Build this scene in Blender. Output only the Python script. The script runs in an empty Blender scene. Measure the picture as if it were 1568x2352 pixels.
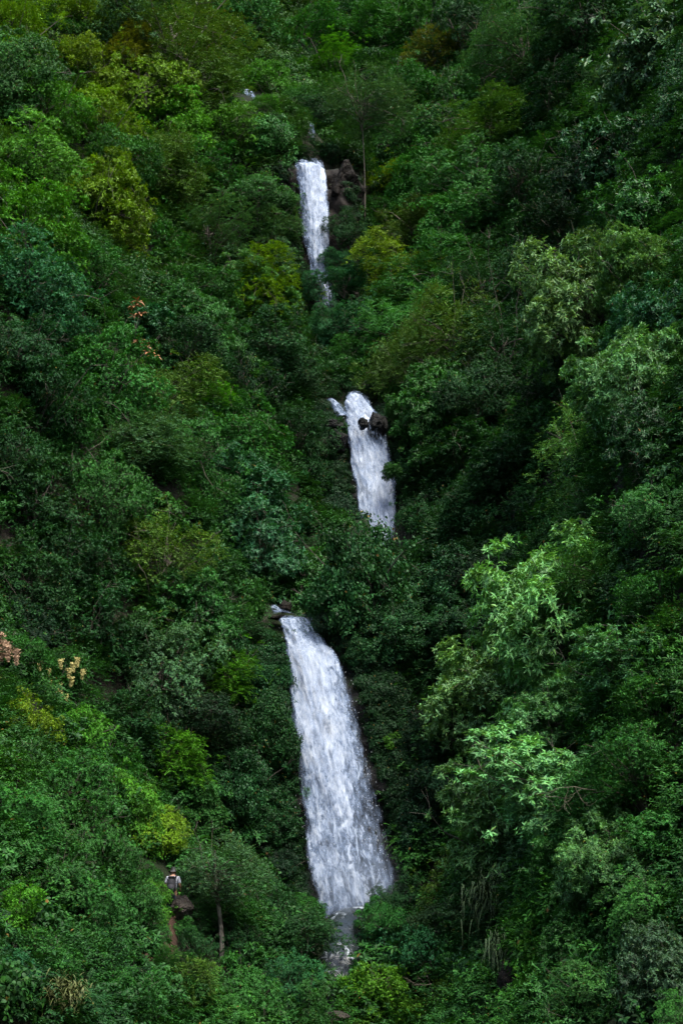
import bpy, bmesh, math
import numpy as np
from mathutils import Vector, Matrix, noise as mnoise

S = bpy.context.scene
COL = S.collection
RNG = np.random.default_rng(7)

# ------------------------------------------------------------------ camera, sky, sun, exposure
PITCH = math.radians(15.0)
TV = 0.325                       # tan of half the vertical field of view
TH = TV * 1568 / 2352
cam_data = bpy.data.cameras.new('camera')
cam = bpy.data.objects.new('camera', cam_data)
COL.objects.link(cam)
cam.rotation_euler = (math.pi / 2 + PITCH, 0, 0)
cam_data.sensor_fit = 'VERTICAL'
cam_data.angle = 2 * math.atan(TV)
cam_data.clip_end = 3000
S.camera = cam

SUN_EL, SUN_AZ = math.radians(63), math.radians(146)     # azimuth clockwise from +Y: high, behind the camera
world = bpy.data.worlds.new('World')
S.world = world
world.use_nodes = True
wn = world.node_tree
sky = wn.nodes.new('ShaderNodeTexSky')
sky.sky_type = 'NISHITA'
sky.sun_disc = False
sky.sun_elevation = SUN_EL
sky.sun_rotation = SUN_AZ
sky.dust_density = 3.0
wn.links.new(sky.outputs[0], wn.nodes['Background'].inputs[0])
wn.nodes['Background'].inputs[1].default_value = 0.08

sun_data = bpy.data.lights.new('sun', 'SUN')
sun_data.energy = 1.5
sun_data.angle = math.radians(24)
sun_data.color = (1.0, 0.97, 0.9)
sun = bpy.data.objects.new('sun', sun_data)
COL.objects.link(sun)
sd = Vector((math.sin(SUN_AZ) * math.cos(SUN_EL), math.cos(SUN_AZ) * math.cos(SUN_EL), math.sin(SUN_EL)))
sun.rotation_euler = sd.to_track_quat('Z', 'Y').to_euler()
sun.location = (0, 40, 150)

vs = S.view_settings
vs.view_transform = 'Standard'
vs.look = 'None'
vs.exposure = 2.25
vs.gamma = 1.0
S.cycles.max_bounces = 3
S.cycles.diffuse_bounces = 2
S.cycles.glossy_bounces = 2
S.cycles.transmission_bounces = 2
S.cycles.transparent_max_bounces = 16
S.cycles.use_adaptive_sampling = True
S.cycles.adaptive_threshold = 0.02
S.cycles.use_denoising = True

# ------------------------------------------------------------------ helpers
CP, SP = math.cos(PITCH), math.sin(PITCH)
def ray(X, Y):
    """direction (scaled to y = 1) through a point of the 1568 x 2352 photograph"""
    u = (X - 784) / 784 * TH
    v = (1176 - Y) / 1176 * TV
    d = np.array([u, CP - v * SP, SP + v * CP])
    return d / d[1]
def at(X, Y, dist):
    return ray(X, Y) * dist
def px_per_m(p):
    depth = p[1] * CP + p[2] * SP
    return 1176 / (TV * depth)

def mesh_np(name, verts, tris, mat=None, attr=None, smooth=False, uv=None):
    verts = np.asarray(verts, dtype=np.float32)
    tris = np.asarray(tris, dtype=np.int32)
    n = tris.shape[1]
    me = bpy.data.meshes.new(name)
    me.vertices.add(len(verts))
    me.vertices.foreach_set('co', verts.ravel())
    me.loops.add(tris.size)
    me.loops.foreach_set('vertex_index', tris.ravel())
    me.polygons.add(len(tris))
    me.polygons.foreach_set('loop_start', np.arange(0, tris.size, n, dtype=np.int32))
    if smooth:
        me.polygons.foreach_set('use_smooth', np.ones(len(tris), dtype=bool))
    if attr is not None:
        for an, (dom, typ, data) in attr.items():
            a = me.attributes.new(an, typ, dom)
            a.data.foreach_set('color' if 'COLOR' in typ else ('vector' if 'VECTOR' in typ else 'value'),
                               np.asarray(data, dtype=np.float32).ravel())
    if uv is not None:
        l = me.uv_layers.new(name='UVMap')
        l.data.foreach_set('uv', np.asarray(uv, dtype=np.float32)[tris.ravel()].ravel())
    me.update(calc_edges=True)
    if mat: me.materials.append(mat)
    return me
def obj(name, data, parent=None, loc=None):
    o = bpy.data.objects.new(name, data)
    COL.objects.link(o)
    if parent: o.parent = parent
    if loc is not None: o.location = loc
    return o
def tag(o, label=None, cat=None, group=None, kind=None):
    if label: o['label'] = label
    if cat: o['category'] = cat
    if group: o['group'] = group
    if kind: o['kind'] = kind
    return o
def norm(v):
    return v / np.maximum(np.linalg.norm(v, axis=-1, keepdims=True), 1e-9)
def grid_faces(nr, nc):
    i = np.arange(nr - 1)[:, None] * nc + np.arange(nc - 1)[None, :]
    i = i.ravel()
    return np.stack([i, i + 1, i + nc + 1, i + nc], axis=1)
def fbm(p, oct=4):
    s, a = 0.0, 1.0
    p = Vector(p)
    for _ in range(oct):
        s += a * mnoise.noise(p); p = p * 2.03 + Vector((7.1, 3.3, 1.7)); a *= 0.5
    return s

# ------------------------------------------------------------------ materials
class NT:
    def __init__(self, name):
        self.m = bpy.data.materials.new(name); self.m.use_nodes = True
        self.t = self.m.node_tree; self.n = self.t.nodes; self.b = self.n['Principled BSDF']; self.out = self.n['Material Output']
    def new(self, kind, **kw):
        nd = self.n.new(kind)
        for k, v in kw.items(): setattr(nd, k, v)
        return nd
    def link(self, a, b): self.t.links.new(a, b)
    def math(self, op, a, b=None, c=None, clamp=False):
        nd = self.new('ShaderNodeMath', operation=op, use_clamp=clamp)
        for i, v in enumerate((a, b, c)):
            if v is None: continue
            if isinstance(v, (int, float)): nd.inputs[i].default_value = v
            else: self.link(v, nd.inputs[i])
        return nd.outputs[0]
    def mix(self, fac, a, b, blend='MIX'):
        nd = self.new('ShaderNodeMix', data_type='RGBA', blend_type=blend)
        for i, v in ((0, fac), (6, a), (7, b)):
            if isinstance(v, (int, float)): nd.inputs[i].default_value = v
            elif isinstance(v, tuple): nd.inputs[i].default_value = (*v, 1)
            else: self.link(v, nd.inputs[i])
        return nd.outputs[2]
    def maprange(self, v, a, b, c, d, smooth=False):
        nd = self.new('ShaderNodeMapRange', interpolation_type='SMOOTHSTEP' if smooth else 'LINEAR')
        self.link(v, nd.inputs[0])
        for i, x in zip((1, 2, 3, 4), (a, b, c, d)):
            if isinstance(x, (int, float)): nd.inputs[i].default_value = x
            else: self.link(x, nd.inputs[i])
        return nd.outputs[0]
    def noise(self, vec, scale, detail=4, rough=0.55, dist=0.0):
        nd = self.new('ShaderNodeTexNoise')
        nd.inputs['Scale'].default_value = scale; nd.inputs['Detail'].default_value = detail
        nd.inputs['Roughness'].default_value = rough; nd.inputs['Distortion'].default_value = dist
        if vec is not None: self.link(vec, nd.inputs['Vector'])
        return nd.outputs[0]

def leaf_material(name, instanced=False, rough=0.55, odd=0.994, gloss=0.16):
    k = NT(name)
    la = k.new('ShaderNodeAttribute', attribute_name='leaf')
    sep = k.new('ShaderNodeSeparateColor'); k.link(la.outputs['Color'], sep.inputs[0])
    r1, tip, r2 = sep.outputs
    if instanced:
        base = k.new('ShaderNodeAttribute', attribute_name='tint', attribute_type='INSTANCER').outputs['Color']
    else:
        base = k.new('ShaderNodeObjectInfo').outputs['Color']
    val = k.maprange(r1, 0, 1, 0.35, 1.65)
    sc = k.new('ShaderNodeVectorMath', operation='SCALE'); k.link(base, sc.inputs[0]); k.link(val, sc.inputs['Scale'])
    young = k.mix(1.0, sc.outputs[0], (1.75, 1.75, 0.9), 'MULTIPLY')
    c = k.mix(tip, sc.outputs[0], young)
    hue = k.mix(1.0, c, (1.35, 1.05, 0.55), 'MULTIPLY')
    c = k.mix(k.maprange(r2, 0.6, 1.0, 0, 0.7), c, hue)
    oddm = k.math('GREATER_THAN', r2, odd)
    oddc = k.mix(r1, (0.13, 0.12, 0.012), (0.13, 0.055, 0.014))
    c = k.mix(oddm, c, oddc)
    k.link(c, k.b.inputs['Base Color'])
    k.b.inputs['Roughness'].default_value = rough
    k.b.inputs['Specular IOR Level'].default_value = gloss
    tr = k.new('ShaderNodeBsdfTranslucent')
    k.link(k.mix(1.0, c, (1.5, 1.4, 0.6), 'MULTIPLY'), tr.inputs[0])
    mx = k.new('ShaderNodeMixShader'); mx.inputs[0].default_value = 0.16
    k.link(k.b.outputs[0], mx.inputs[1]); k.link(tr.outputs[0], mx.inputs[2])
    k.link(mx.outputs[0], k.out.inputs['Surface'])
    return k.m

M = {}
M['leaf'] = leaf_material('foliage')
M['leaf_gloss'] = leaf_material('glossy_foliage', rough=0.5, gloss=0.24, odd=0.997)
M['leaf_under'] = leaf_material('undergrowth_foliage', instanced=True, odd=0.9955)

def bark(name, a, b, patch=None):
    k = NT(name)
    tc = k.new('ShaderNodeTexCoord').outputs['Object']
    mp = k.new('ShaderNodeMapping'); mp.inputs['Scale'].default_value = (6, 6, 1.6); k.link(tc, mp.inputs[0])
    n = k.noise(mp.outputs[0], 2.0, 6, 0.7)
    c = k.mix(k.maprange(n, 0.35, 0.65, 0, 1), a, b)
    if patch:
        n2 = k.noise(tc, 1.6, 4, 0.6)
        c = k.mix(k.maprange(n2, 0.46, 0.54, 0, 1), c, patch)
    k.link(c, k.b.inputs['Base Color']); k.b.inputs['Roughness'].default_value = 0.85
    bp = k.new('ShaderNodeBump'); bp.inputs['Strength'].default_value = 0.7; bp.inputs['Distance'].default_value = 0.03
    k.link(n, bp.inputs['Height']); k.link(bp.outputs[0], k.b.inputs['Normal'])
    return k.m
M['bark'] = bark('bark', (0.035, 0.028, 0.02), (0.09, 0.075, 0.055))
M['bark_pale'] = bark('pale_bark', (0.10, 0.085, 0.06), (0.26, 0.23, 0.18), (0.05, 0.045, 0.03))
M['twig'] = bark('dry_twig', (0.07, 0.06, 0.04), (0.14, 0.12, 0.08))

def rock_material(name, a, b, moss=(0.03, 0.05, 0.015), mossy=0.5, rough=0.6, wet=0.5):
    k = NT(name)
    geo = k.new('ShaderNodeNewGeometry')
    tc = k.new('ShaderNodeTexCoord').outputs['Object']
    n = k.noise(tc, 1.3, 8, 0.65, 0.4)
    n2 = k.noise(tc, 7.0, 6, 0.7)
    c = k.mix(k.maprange(n, 0.35, 0.65, 0, 1), a, b)
    c = k.mix(0.55, c, k.mix(k.maprange(n2, 0.3, 0.7, 0, 1), (0.25, 0.25, 0.25), (1.2, 1.15, 1.1)), 'MULTIPLY')
    sepn = k.new('ShaderNodeSeparateXYZ'); k.link(geo.outputs['Normal'], sepn.inputs[0])
    up = k.math('ADD', sepn.outputs[2], k.math('MULTIPLY', k.math('SUBTRACT', k.noise(tc, 2.6, 5, 0.7), 0.5), 2.4))
    c = k.mix(k.maprange(up, 1.1 - mossy, 1.5 - mossy, 0, 1), c, moss)
    k.link(c, k.b.inputs['Base Color'])
    k.link(k.maprange(n2, 0.3, 0.7, rough - 0.15, rough + 0.2), k.b.inputs['Roughness'])
    k.b.inputs['Specular IOR Level'].default_value = wet
    bp = k.new('ShaderNodeBump'); bp.inputs['Strength'].default_value = 0.9; bp.inputs['Distance'].default_value = 0.12
    k.link(n2, bp.inputs['Height']); k.link(bp.outputs[0], k.b.inputs['Normal'])
    return k.m
M['rock_dark'] = rock_material('wet_dark_rock', (0.002, 0.002, 0.002), (0.008, 0.0075, 0.006), (0.004, 0.009, 0.002), 0.55, 0.55, 0.18)  # wet rock; the walls' shade is also put into this near-black colour
M['rock_brown'] = rock_material('brown_rock', (0.004, 0.003, 0.002), (0.019, 0.013, 0.009), (0.006, 0.014, 0.003), 0.4, 0.7, 0.2)
M['rock_shade'] = rock_material('shaded_brown_rock', (0.003, 0.002, 0.0015), (0.013, 0.009, 0.006), (0.006, 0.014, 0.003), 0.6, 0.7, 0.15)  # darker copy of the brown rock, with shade put into its colour
M['rock_grey'] = rock_material('grey_rock', (0.02, 0.016, 0.013), (0.06, 0.05, 0.042), (0.02, 0.03, 0.01), 0.25, 0.75, 0.3)
M['soil'] = rock_material('forest_soil', (0.008, 0.006, 0.004), (0.02, 0.015, 0.009), (0.008, 0.016, 0.004), 0.75, 0.9, 0.2)
M['path'] = rock_material('trodden_earth', (0.03, 0.016, 0.010), (0.075, 0.044, 0.030), (0.015, 0.025, 0.006), 0.1, 0.9, 0.2)

def plain(name, col, rough=0.7, var=0.3, scale=30):
    k = NT(name)
    n = k.noise(k.new('ShaderNodeTexCoord').outputs['Object'], scale, 4, 0.6)
    lo = tuple(x * (1 - var) for x in col); hi = tuple(x * (1 + var) for x in col)
    k.link(k.mix(k.maprange(n, 0.3, 0.7, 0, 1), lo, hi), k.b.inputs['Base Color'])
    k.b.inputs['Roughness'].default_value = rough
    return k.m
M['cream'] = plain('cream_blossom', (0.42, 0.37, 0.13), 0.9)
M['pink'] = plain('pink_blossom', (0.40, 0.26, 0.16), 0.9)
M['orange_leaf'] = plain('orange_leaf', (0.24, 0.10, 0.03), 0.6)
M['dry_grass'] = plain('dry_grass', (0.024, 0.056, 0.010), 0.7)
M['gold_grass'] = plain('golden_grass', (0.07, 0.085, 0.015), 0.7)
M['shirt'] = plain('white_cotton', (0.32, 0.33, 0.38), 0.85, 0.1)
M['skin'] = plain('skin', (0.36, 0.19, 0.12), 0.6, 0.1)
M['hair'] = plain('black_hair', (0.012, 0.010, 0.010), 0.5)
M['trousers'] = plain('dark_trousers', (0.03, 0.032, 0.042), 0.85)
M['pack'] = plain('black_nylon', (0.005, 0.0055, 0.009), 0.85)
M['pack_trim'] = plain('grey_nylon', (0.012, 0.012, 0.017), 0.85)

def water_material(name, us, vsx, bright=0.80, soft=0.24, gain=1.0, seed=0.0):
    """white water: foam broken up along the flow, dense or torn by the 'density' of the water"""
    k = NT(name)
    uv = k.new('ShaderNodeUVMap', uv_map='UVMap').outputs[0]
    def mp(sx, sy, off):
        m = k.new('ShaderNodeMapping'); k.link(uv, m.inputs[0])
        m.inputs['Scale'].default_value = (sx, sy, 1); m.inputs['Location'].default_value = (off + seed, off * 1.7 + seed, 0)
        return m.outputs[0]
    big = k.noise(mp(us * 0.8, vsx * 0.25, 3.0), 1.0, 3, 0.5, 0.6)
    mid = k.noise(mp(us * 3.6, vsx * 1.3, 11.0), 1.0, 5, 0.6, 0.7)
    fine = k.noise(mp(us * 10.0, vsx * 3.6, 23.0), 1.0, 4, 0.7, 0.3)
    s = k.math('ADD', k.math('MULTIPLY', big, 0.45), k.math('MULTIPLY', mid, 0.9))
    s = k.math('ADD', s, k.math('MULTIPLY', fine, 0.60))          # mean about 0.97
    dn = k.new('ShaderNodeAttribute', attribute_name='flow_mass').outputs['Fac']
    thr = k.maprange(dn, 0, 1, 1.36, 0.60)
    a = k.maprange(k.math('SUBTRACT', s, thr), -soft, soft * 1.2, 0, gain, True)
    edge = k.maprange(dn, 0.0, 0.12, 0, 1)
    a = k.math('MULTIPLY', a, edge, clamp=True)
    foam = k.mix(k.maprange(k.math('SUBTRACT', s, thr), 0, 0.6, 0, 1), (0.20 * bright, 0.27 * bright, 0.40 * bright), (bright * 0.90, bright * 0.95, bright))
    k.link(foam, k.b.inputs['Base Color'])
    k.b.inputs['Roughness'].default_value = 0.55
    k.b.inputs['Specular IOR Level'].default_value = 0.3
    bp = k.new('ShaderNodeBump'); bp.inputs['Strength'].default_value = 0.35; bp.inputs['Distance'].default_value = 0.12
    k.link(s, bp.inputs['Height'])
    gn = k.new('ShaderNodeNewGeometry').outputs['Normal']
    va = k.new('ShaderNodeVectorMath', operation='ADD'); k.link(gn, va.inputs[0]); va.inputs[1].default_value = (0, 0, 0.9)
    vn = k.new('ShaderNodeVectorMath', operation='NORMALIZE'); k.link(va.outputs[0], vn.inputs[0]); k.link(vn.outputs[0], bp.inputs['Normal'])
    k.link(bp.outputs[0], k.b.inputs['Normal'])
    tl = k.new('ShaderNodeBsdfTranslucent'); k.link(foam, tl.inputs[0])
    mt = k.new('ShaderNodeMixShader'); mt.inputs[0].default_value = 0.12
    k.link(k.b.outputs[0], mt.inputs[1]); k.link(tl.outputs[0], mt.inputs[2])
    tp = k.new('ShaderNodeBsdfTransparent')
    mx = k.new('ShaderNodeMixShader')
    k.link(a, mx.inputs[0]); k.link(tp.outputs[0], mx.inputs[1]); k.link(mt.outputs[0], mx.inputs[2])
    k.link(mx.outputs[0], k.out.inputs['Surface'])
    return k.m
M['water_main'] = water_material('falling_water', 1.0, 1.0)
M['water_veil'] = water_material('falling_water_veil', 1.0, 0.5, 0.80, 0.34, 0.75, 5.3)
M['water_spray'] = water_material('falling_spray', 1.5, 0.8, 0.80, 0.2, 0.6, 9.1)
M['drops'] = plain('spray_drops', (0.8, 0.83, 0.86), 0.4, 0.1)
def stream_material():
    k = NT('stream_water')
    tc = k.new('ShaderNodeTexCoord').outputs['Object']
    n = k.noise(tc, 1.6, 6, 0.65, 1.0)
    k.link(k.mix(k.maprange(n, 0.54, 0.68, 0, 1, True), (0.015, 0.02, 0.02), (0.35, 0.4, 0.45)), k.b.inputs['Base Color'])
    k.link(k.maprange(n, 0.5, 0.62, 0.08, 0.6), k.b.inputs['Roughness'])
    bp = k.new('ShaderNodeBump'); bp.inputs['Strength'].default_value = 0.6; bp.inputs['Distance'].default_value = 0.1
    k.link(n, bp.inputs['Height']); k.link(bp.outputs[0], k.b.inputs['Normal'])
    return k.m
M['stream'] = stream_material()

# ------------------------------------------------------------------ terrain: one height field through surveyed points and an added hill
ROWS = {   # photo row : [(photo column, metres away)]
    2352: [(-900, 40), (0, 52), (400, 56), (784, 60), (1200, 55), (1568, 48), (2500, 36)],
    2100: [(-900, 48), (0, 60), (300, 66), (500, 72), (760, 76), (1000, 75), (1250, 67), (1568, 57), (2500, 42)],
    1800: [(-900, 55), (0, 68), (300, 75), (600, 79.5), (800, 79), (950, 79), (1120, 78), (1300, 68), (1568, 60), (2500, 46)],
    1400: [(-900, 65), (0, 80), (300, 85), (600, 87), (780, 87), (900, 83), (1130, 88), (1330, 73), (1568, 65), (2500, 50)],
    1000: [(-900, 75), (0, 95), (300, 100), (600, 104), (800, 105), (950, 103), (1170, 105), (1350, 84), (1568, 73), (2500, 56)],
    600:  [(-900, 92), (0, 115), (300, 120), (600, 126), (780, 127), (900, 126), (1200, 121), (1380, 102), (1568, 87), (2500, 66)],
    300:  [(-900, 108), (0, 135), (300, 143), (600, 150), (900, 145), (1200, 132), (1568, 105), (2500, 74)],
    0:    [(-900, 130), (0, 165), (300, 178), (600, 200), (900, 195), (1200, 170), (1568, 125), (2500, 88)],
}
def vee(X, d):      # the flanks come forward of the ravine on both sides
    e = min(abs(X - 775), 900) / 784
    return d * (1 - 0.24 * e ** 1.15)
ctrl = [at(X, Y, vee(X, d)) for Y, row in ROWS.items() for X, d in row]
ctrl += [np.array(p, float) for p in [(0, 0, -1.75), (0, 25, -6.5), (-25, 25, -3), (25, 22, -2), (-60, 10, 14), (60, 10, 16), (0, -40, 14), (-60, -60, 42), (60, -60, 42), (0, -90, 52), (-75, 120, 105), (80, 120, 125), (-60, 230, 165), (60, 230, 165), (0, 235, 160)]]  # includes an unseen hill behind the camera, added to block low frontal light
FALL_LINE = [(655, 1410, 84), (700, 1455, 82.2), (712, 1500, 81), (732, 1560, 80), (748, 1650, 79), (765, 1750, 78), (782, 1850, 77.2), (796, 1950, 76.5), (808, 2020, 76),
             (820, 930, 103.8), (832, 970, 102.6), (841, 1000, 101.8), (850, 1060, 101), (860, 1120, 100.3), (866, 1180, 99.7), (872, 1250, 99.2),
             (712, 391, 126), (717, 430, 125.4), (722, 500, 124.9), (725, 550, 124.4), (730, 600, 124), (738, 650, 123.6), (756, 720, 123)]
fall_pts = np.array([at(*q) for q in FALL_LINE])
ctrl = np.concatenate([np.array(ctrl), fall_pts])
def tps(r):
    return np.where(r > 0, r * r * np.log(np.maximum(r, 1e-9)), 0.0)
_xy = ctrl[:, :2] / 50.0
_K = tps(np.linalg.norm(_xy[:, None] - _xy[None], axis=-1)) + np.eye(len(ctrl)) * 0.0008
_P = np.c_[np.ones(len(ctrl)), _xy]
_A = np.block([[_K, _P], [_P.T, np.zeros((3, 3))]])
_w = np.linalg.solve(_A, np.r_[ctrl[:, 2], 0, 0, 0])
GX0, GX1, GY0, GY1, GS = -80.0, 80.0, -95.0, 240.0, 0.8
gx = np.arange(GX0, GX1 + .01, GS); gy = np.arange(GY0, GY1 + .01, GS)
GXX, GYY = np.meshgrid(gx, gy)
HH = np.zeros(GXX.size)
_q = np.c_[GXX.ravel(), GYY.ravel()] / 50.0
for a in range(0, len(_q), 8000):
    q = _q[a:a + 8000]
    HH[a:a + 8000] = tps(np.linalg.norm(q[:, None] - _xy[None], axis=-1)) @ _w[:-3] + np.c_[np.ones(len(q)), q] @ _w[-3:]
HH = HH.reshape(GXX.shape)
def vnoise(x, y, s, seed):
    """smooth value noise on arrays"""
    g = np.random.default_rng(seed).random((256, 256))
    x = x / s + 100; y = y / s + 100
    xi, yi = np.floor(x).astype(int), np.floor(y).astype(int)
    fx, fy = x - xi, y - yi
    fx = fx * fx * (3 - 2 * fx); fy = fy * fy * (3 - 2 * fy)
    G = lambda i, j: g[i % 256, j % 256]
    return (G(xi, yi) * (1 - fx) + G(xi + 1, yi) * fx) * (1 - fy) + (G(xi, yi + 1) * (1 - fx) + G(xi + 1, yi + 1) * fx) * fy
_near = np.min(np.hypot(GXX[..., None] - fall_pts[:, 0], GYY[..., None] - fall_pts[:, 1]), axis=-1)
_far = np.clip((GYY - 45) / 20, 0, 1) * np.clip((_near - 2.5) / 4, 0, 1)
_rx, _ry = GXX * .8 + GYY * .5 * np.sign(GXX - 2), GYY * .5
HH += ((vnoise(_rx, _ry, 11.0, 6) - .5) * 10.0 + (vnoise(GXX, GYY, 8.0, 1) - .5) * 3.0 + (vnoise(GXX, GYY, 4.0, 2) - .5) * 1.8) * _far + (vnoise(GXX, GYY, 1.7, 3) - .5) * 0.5
def height(x, y):
    fx = np.clip((np.asarray(x, float) - GX0) / GS, 0, len(gx) - 1.001); fy = np.clip((np.asarray(y, float) - GY0) / GS, 0, len(gy) - 1.001)
    i, j = fx.astype(int), fy.astype(int); u, v = fx - i, fy - j
    return (HH[j, i] * (1 - u) + HH[j, i + 1] * u) * (1 - v) + (HH[j + 1, i] * (1 - u) + HH[j + 1, i + 1] * u) * v
terrain_v = np.stack([GXX.ravel(), GYY.ravel(), HH.ravel()], axis=1)
terrain = obj('hillside', mesh_np('hillside', terrain_v, grid_faces(len(gy), len(gx)), M['soil'], smooth=True))
tag(terrain, 'steep dark forested gorge slopes carrying the trees', 'hillside', kind='structure')
_D = np.arange(30, 235, 0.2)
def on_slope(X, Y, above=0.0):
    """point on the line of sight where it comes within `above` metres over the ground"""
    d = ray(X, Y); P = d[None] * _D[:, None]
    g = P[:, 2] - height(P[:, 0], P[:, 1])
    k = np.argmax(g < above)
    if not (g < above).any(): k = len(_D) - 1
    return P[k]
def to_photo(P):
    P = np.atleast_2d(P)
    depth = P[:, 1] * CP + P[:, 2] * SP
    v = (-P[:, 1] * SP + P[:, 2] * CP) / depth; u = P[:, 0] / depth
    return 784 + u / TH * 784, 1176 - v / TV * 1176

# ------------------------------------------------------------------ waterfalls: (photo row, left, right, metres away, density left / middle / right)
FALLS = {
    'lower': [(1424, 640, 716, 81.4, .6, .6, .35), (1434, 644, 724, 81.0, .7, .6, .35), (1458, 652, 738, 80.4, .75, .65, .35), (1484, 656, 752, 79.8, .9, .8, .6), (1500, 656, 768, 79.0, .95, 1, .85),
              (1560, 664, 796, 78.0, .95, .95, .45), (1650, 671, 820, 77.0, .85, .95, .36), (1750, 686, 843, 76.0, .72, .82, .34), (1850, 695, 868, 75.2, .62, .66, .36), (1950, 702, 890, 74.5, .58, .60, .42), (2020, 712, 903, 74.0, .58, .64, .5), (2085, 735, 900, 73.6, .55, .6, .5), (2115, 742, 870, 73.2, .5, .6, .4)],
    'middle': [(911, 798, 832, 102.5, .6, .8, .6), (930, 790, 850, 101.7, .85, .9, .8), (970, 792, 872, 100.6, .9, .9, .8), (1000, 798, 884, 99.8, .95, .9, .75), (1060, 804, 897, 99.0, .9, 1, .65), (1120, 812, 906, 98.3, .9, .95, .7), (1180, 821, 912, 97.7, .8, .9, .75), (1265, 836, 908, 97.0, .7, .8, .6)],
    'upper': [(383, 672, 742, 124.2, .6, .8, .8), (391, 678, 749, 123.7, .5, .95, .9), (430, 682, 752, 123.3, .34, .95, .9), (500, 687, 756, 122.8, .32, .95, .85), (550, 693, 757, 122.4, .3, .9, .8), (600, 706, 752, 122.0, .3, .85, .5), (650, 716, 760, 121.6, .35, .75, .5), (720, 728, 785, 121.0, .3, .65, .5)],
}
def fall_layer(rows, mat, name, parent, push, dens, seed, nr=150, nc=46, wob=0.25, widen=1.0):
    rows = np.array(rows, float)
    t = np.linspace(0, 1, nr); tr = np.linspace(0, 1, len(rows))
    tr = (rows[:, 0] - rows[0, 0]) / (rows[-1, 0] - rows[0, 0])
    R = np.stack([np.interp(t, tr, rows[:, i]) for i in range(7)], axis=1)
    V, UV, DN = [], [], []
    run = 0.0; prev = None
    for i in range(nr):
        Y, xl, xr, d, a, b, c = R[i]
        L, Rr = at(xl, Y, d), at(xr, Y, d)
        mid = (L + Rr) / 2
        if prev is not None: run += np.linalg.norm(mid - prev)
        prev = mid
        w = np.linalg.norm(Rr - L)
        for j in range(nc):
            s = j / (nc - 1) * 2 - 1
            p = mid + (Rr - L) / 2 * s * widen
            u = s * w / 2
            f = push + 0.55 * (1 - s * s) + wob * fbm((u * 1.3 + seed, run * 0.35, seed), 3) + 0.5 * wob * fbm((u * 4 + seed, run * 1.1, seed + 4), 2)
            p = p + np.array([0.10 * fbm((u * 2, run * .6, seed + 9), 2), -f, 0])
            dd = np.interp(s, [-1, 0, 1], [a, b, c]) * dens
            rag = 1 - abs(s) + 0.10 * fbm((s * 0.5, run * 0.9, seed + 2), 3)
            dd *= np.clip(rag / 0.16, 0, 1)
            e = min(1.0, (nr - 1 - i) / (nr * 0.05))
            V.append(p); UV.append((u, run)); DN.append(dd * (0.35 + 0.65 * e))
    me = mesh_np(name, V, grid_faces(nr, nc), mat, {'flow_mass': ('POINT', 'FLOAT', DN)}, smooth=True, uv=UV)
    return obj(name, me, parent)
def fall_drops(rows, n, seed, parent, size=0.035):
    g = np.random.default_rng(seed)
    rows = np.array(rows, float)
    tr = (rows[:, 0] - rows[0, 0]) / (rows[-1, 0] - rows[0, 0])
    t = g.random(n) ** 0.75
    R = np.stack([np.interp(t, tr, rows[:, i]) for i in range(4)], axis=1)
    s = np.where(g.random(n) < 0.3, np.sign(g.random(n) - .4) * (0.75 + np.abs(g.normal(0, .22, n))), g.uniform(-1, 1, n))
    X = (R[:, 1] + R[:, 2]) / 2 + (R[:, 2] - R[:, 1]) / 2 * s
    P = np.array([at(x, y, d) for x, y, d in zip(X, R[:, 0], R[:, 3])])
    P[:, 1] -= 0.5 + np.abs(g.normal(0, .35, n))
    L = size * g.uniform(1.2, 4.5, n); W = size * g.uniform(.35, .7, n)
    ax = np.stack([g.normal(0.12, .12, n), g.normal(-.1, .1, n), -np.ones(n)], 1); ax = norm(ax)
    q = norm(np.cross(ax, g.normal(size=(n, 3)))); r = np.cross(ax, q)
    V = np.stack([P - ax * L[:, None], P + q * W[:, None], P - q * W[:, None] * .5 + r * W[:, None], P - q * W[:, None] * .5 - r * W[:, None], P + ax * L[:, None] * .6], 1)
    T = np.array([[0, 1, 2], [0, 2, 3], [0, 3, 1], [4, 2, 1], [4, 3, 2], [4, 1, 3]])
    tris = (np.arange(n)[:, None, None] * 5 + T[None]).reshape(-1, 3)
    o = obj('spray', mesh_np('spray', V.reshape(-1, 3), tris, M['drops']), parent)
    o['kind'] = 'stuff'
def waterfall(name, label, rows, drops, seed, dens=1.0):
    e = obj(name, None, loc=(0, 0, 0))
    tag(e, label, 'waterfall', kind='structure')
    fall_layer(rows, M['water_main'], 'water_sheet', e, 0.25, dens, seed)
    fall_layer(rows, M['water_veil'], 'water_veil', e, 0.60, dens * 0.68, seed + 20, wob=0.4, widen=1.03)
    fall_layer(rows, M['water_spray'], 'water_spray', e, 1.0, dens * 0.42, seed + 40, wob=0.5, widen=1.06)
    fall_drops(rows, drops, int(seed), e, .014)
    return e
waterfall('lower_waterfall', 'tall white lower waterfall leaning to the right, widest of the three', FALLS['lower'], 700, 3)
waterfall('middle_waterfall', 'middle waterfall splitting round a black boulder at its top', FALLS['middle'], 300, 8)
waterfall('upper_waterfall', 'narrow upright upper waterfall between brown rock shoulders', FALLS['upper'], 120, 13)
def small_fall(name, label, rows, seed):
    e = obj(name, None)
    tag(e, label, 'waterfall', kind='structure')
    fall_layer(rows, M['water_main'], 'water_sheet', e, 0.2, 1.0, seed, nr=40, nc=16)
    fall_layer(rows, M['water_veil'], 'water_veil', e, 0.4, 0.6, seed + 9, nr=40, nc=16)
small_fall('topmost_cascade', 'tiny white cascade near the top, left of the upper waterfall', [(212, 550, 580, 146, .6, .7, .4), (224, 552, 590, 145.5, .7, .5, .4), (262, 570, 592, 145, .3, .5, .4)], 31)
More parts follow.
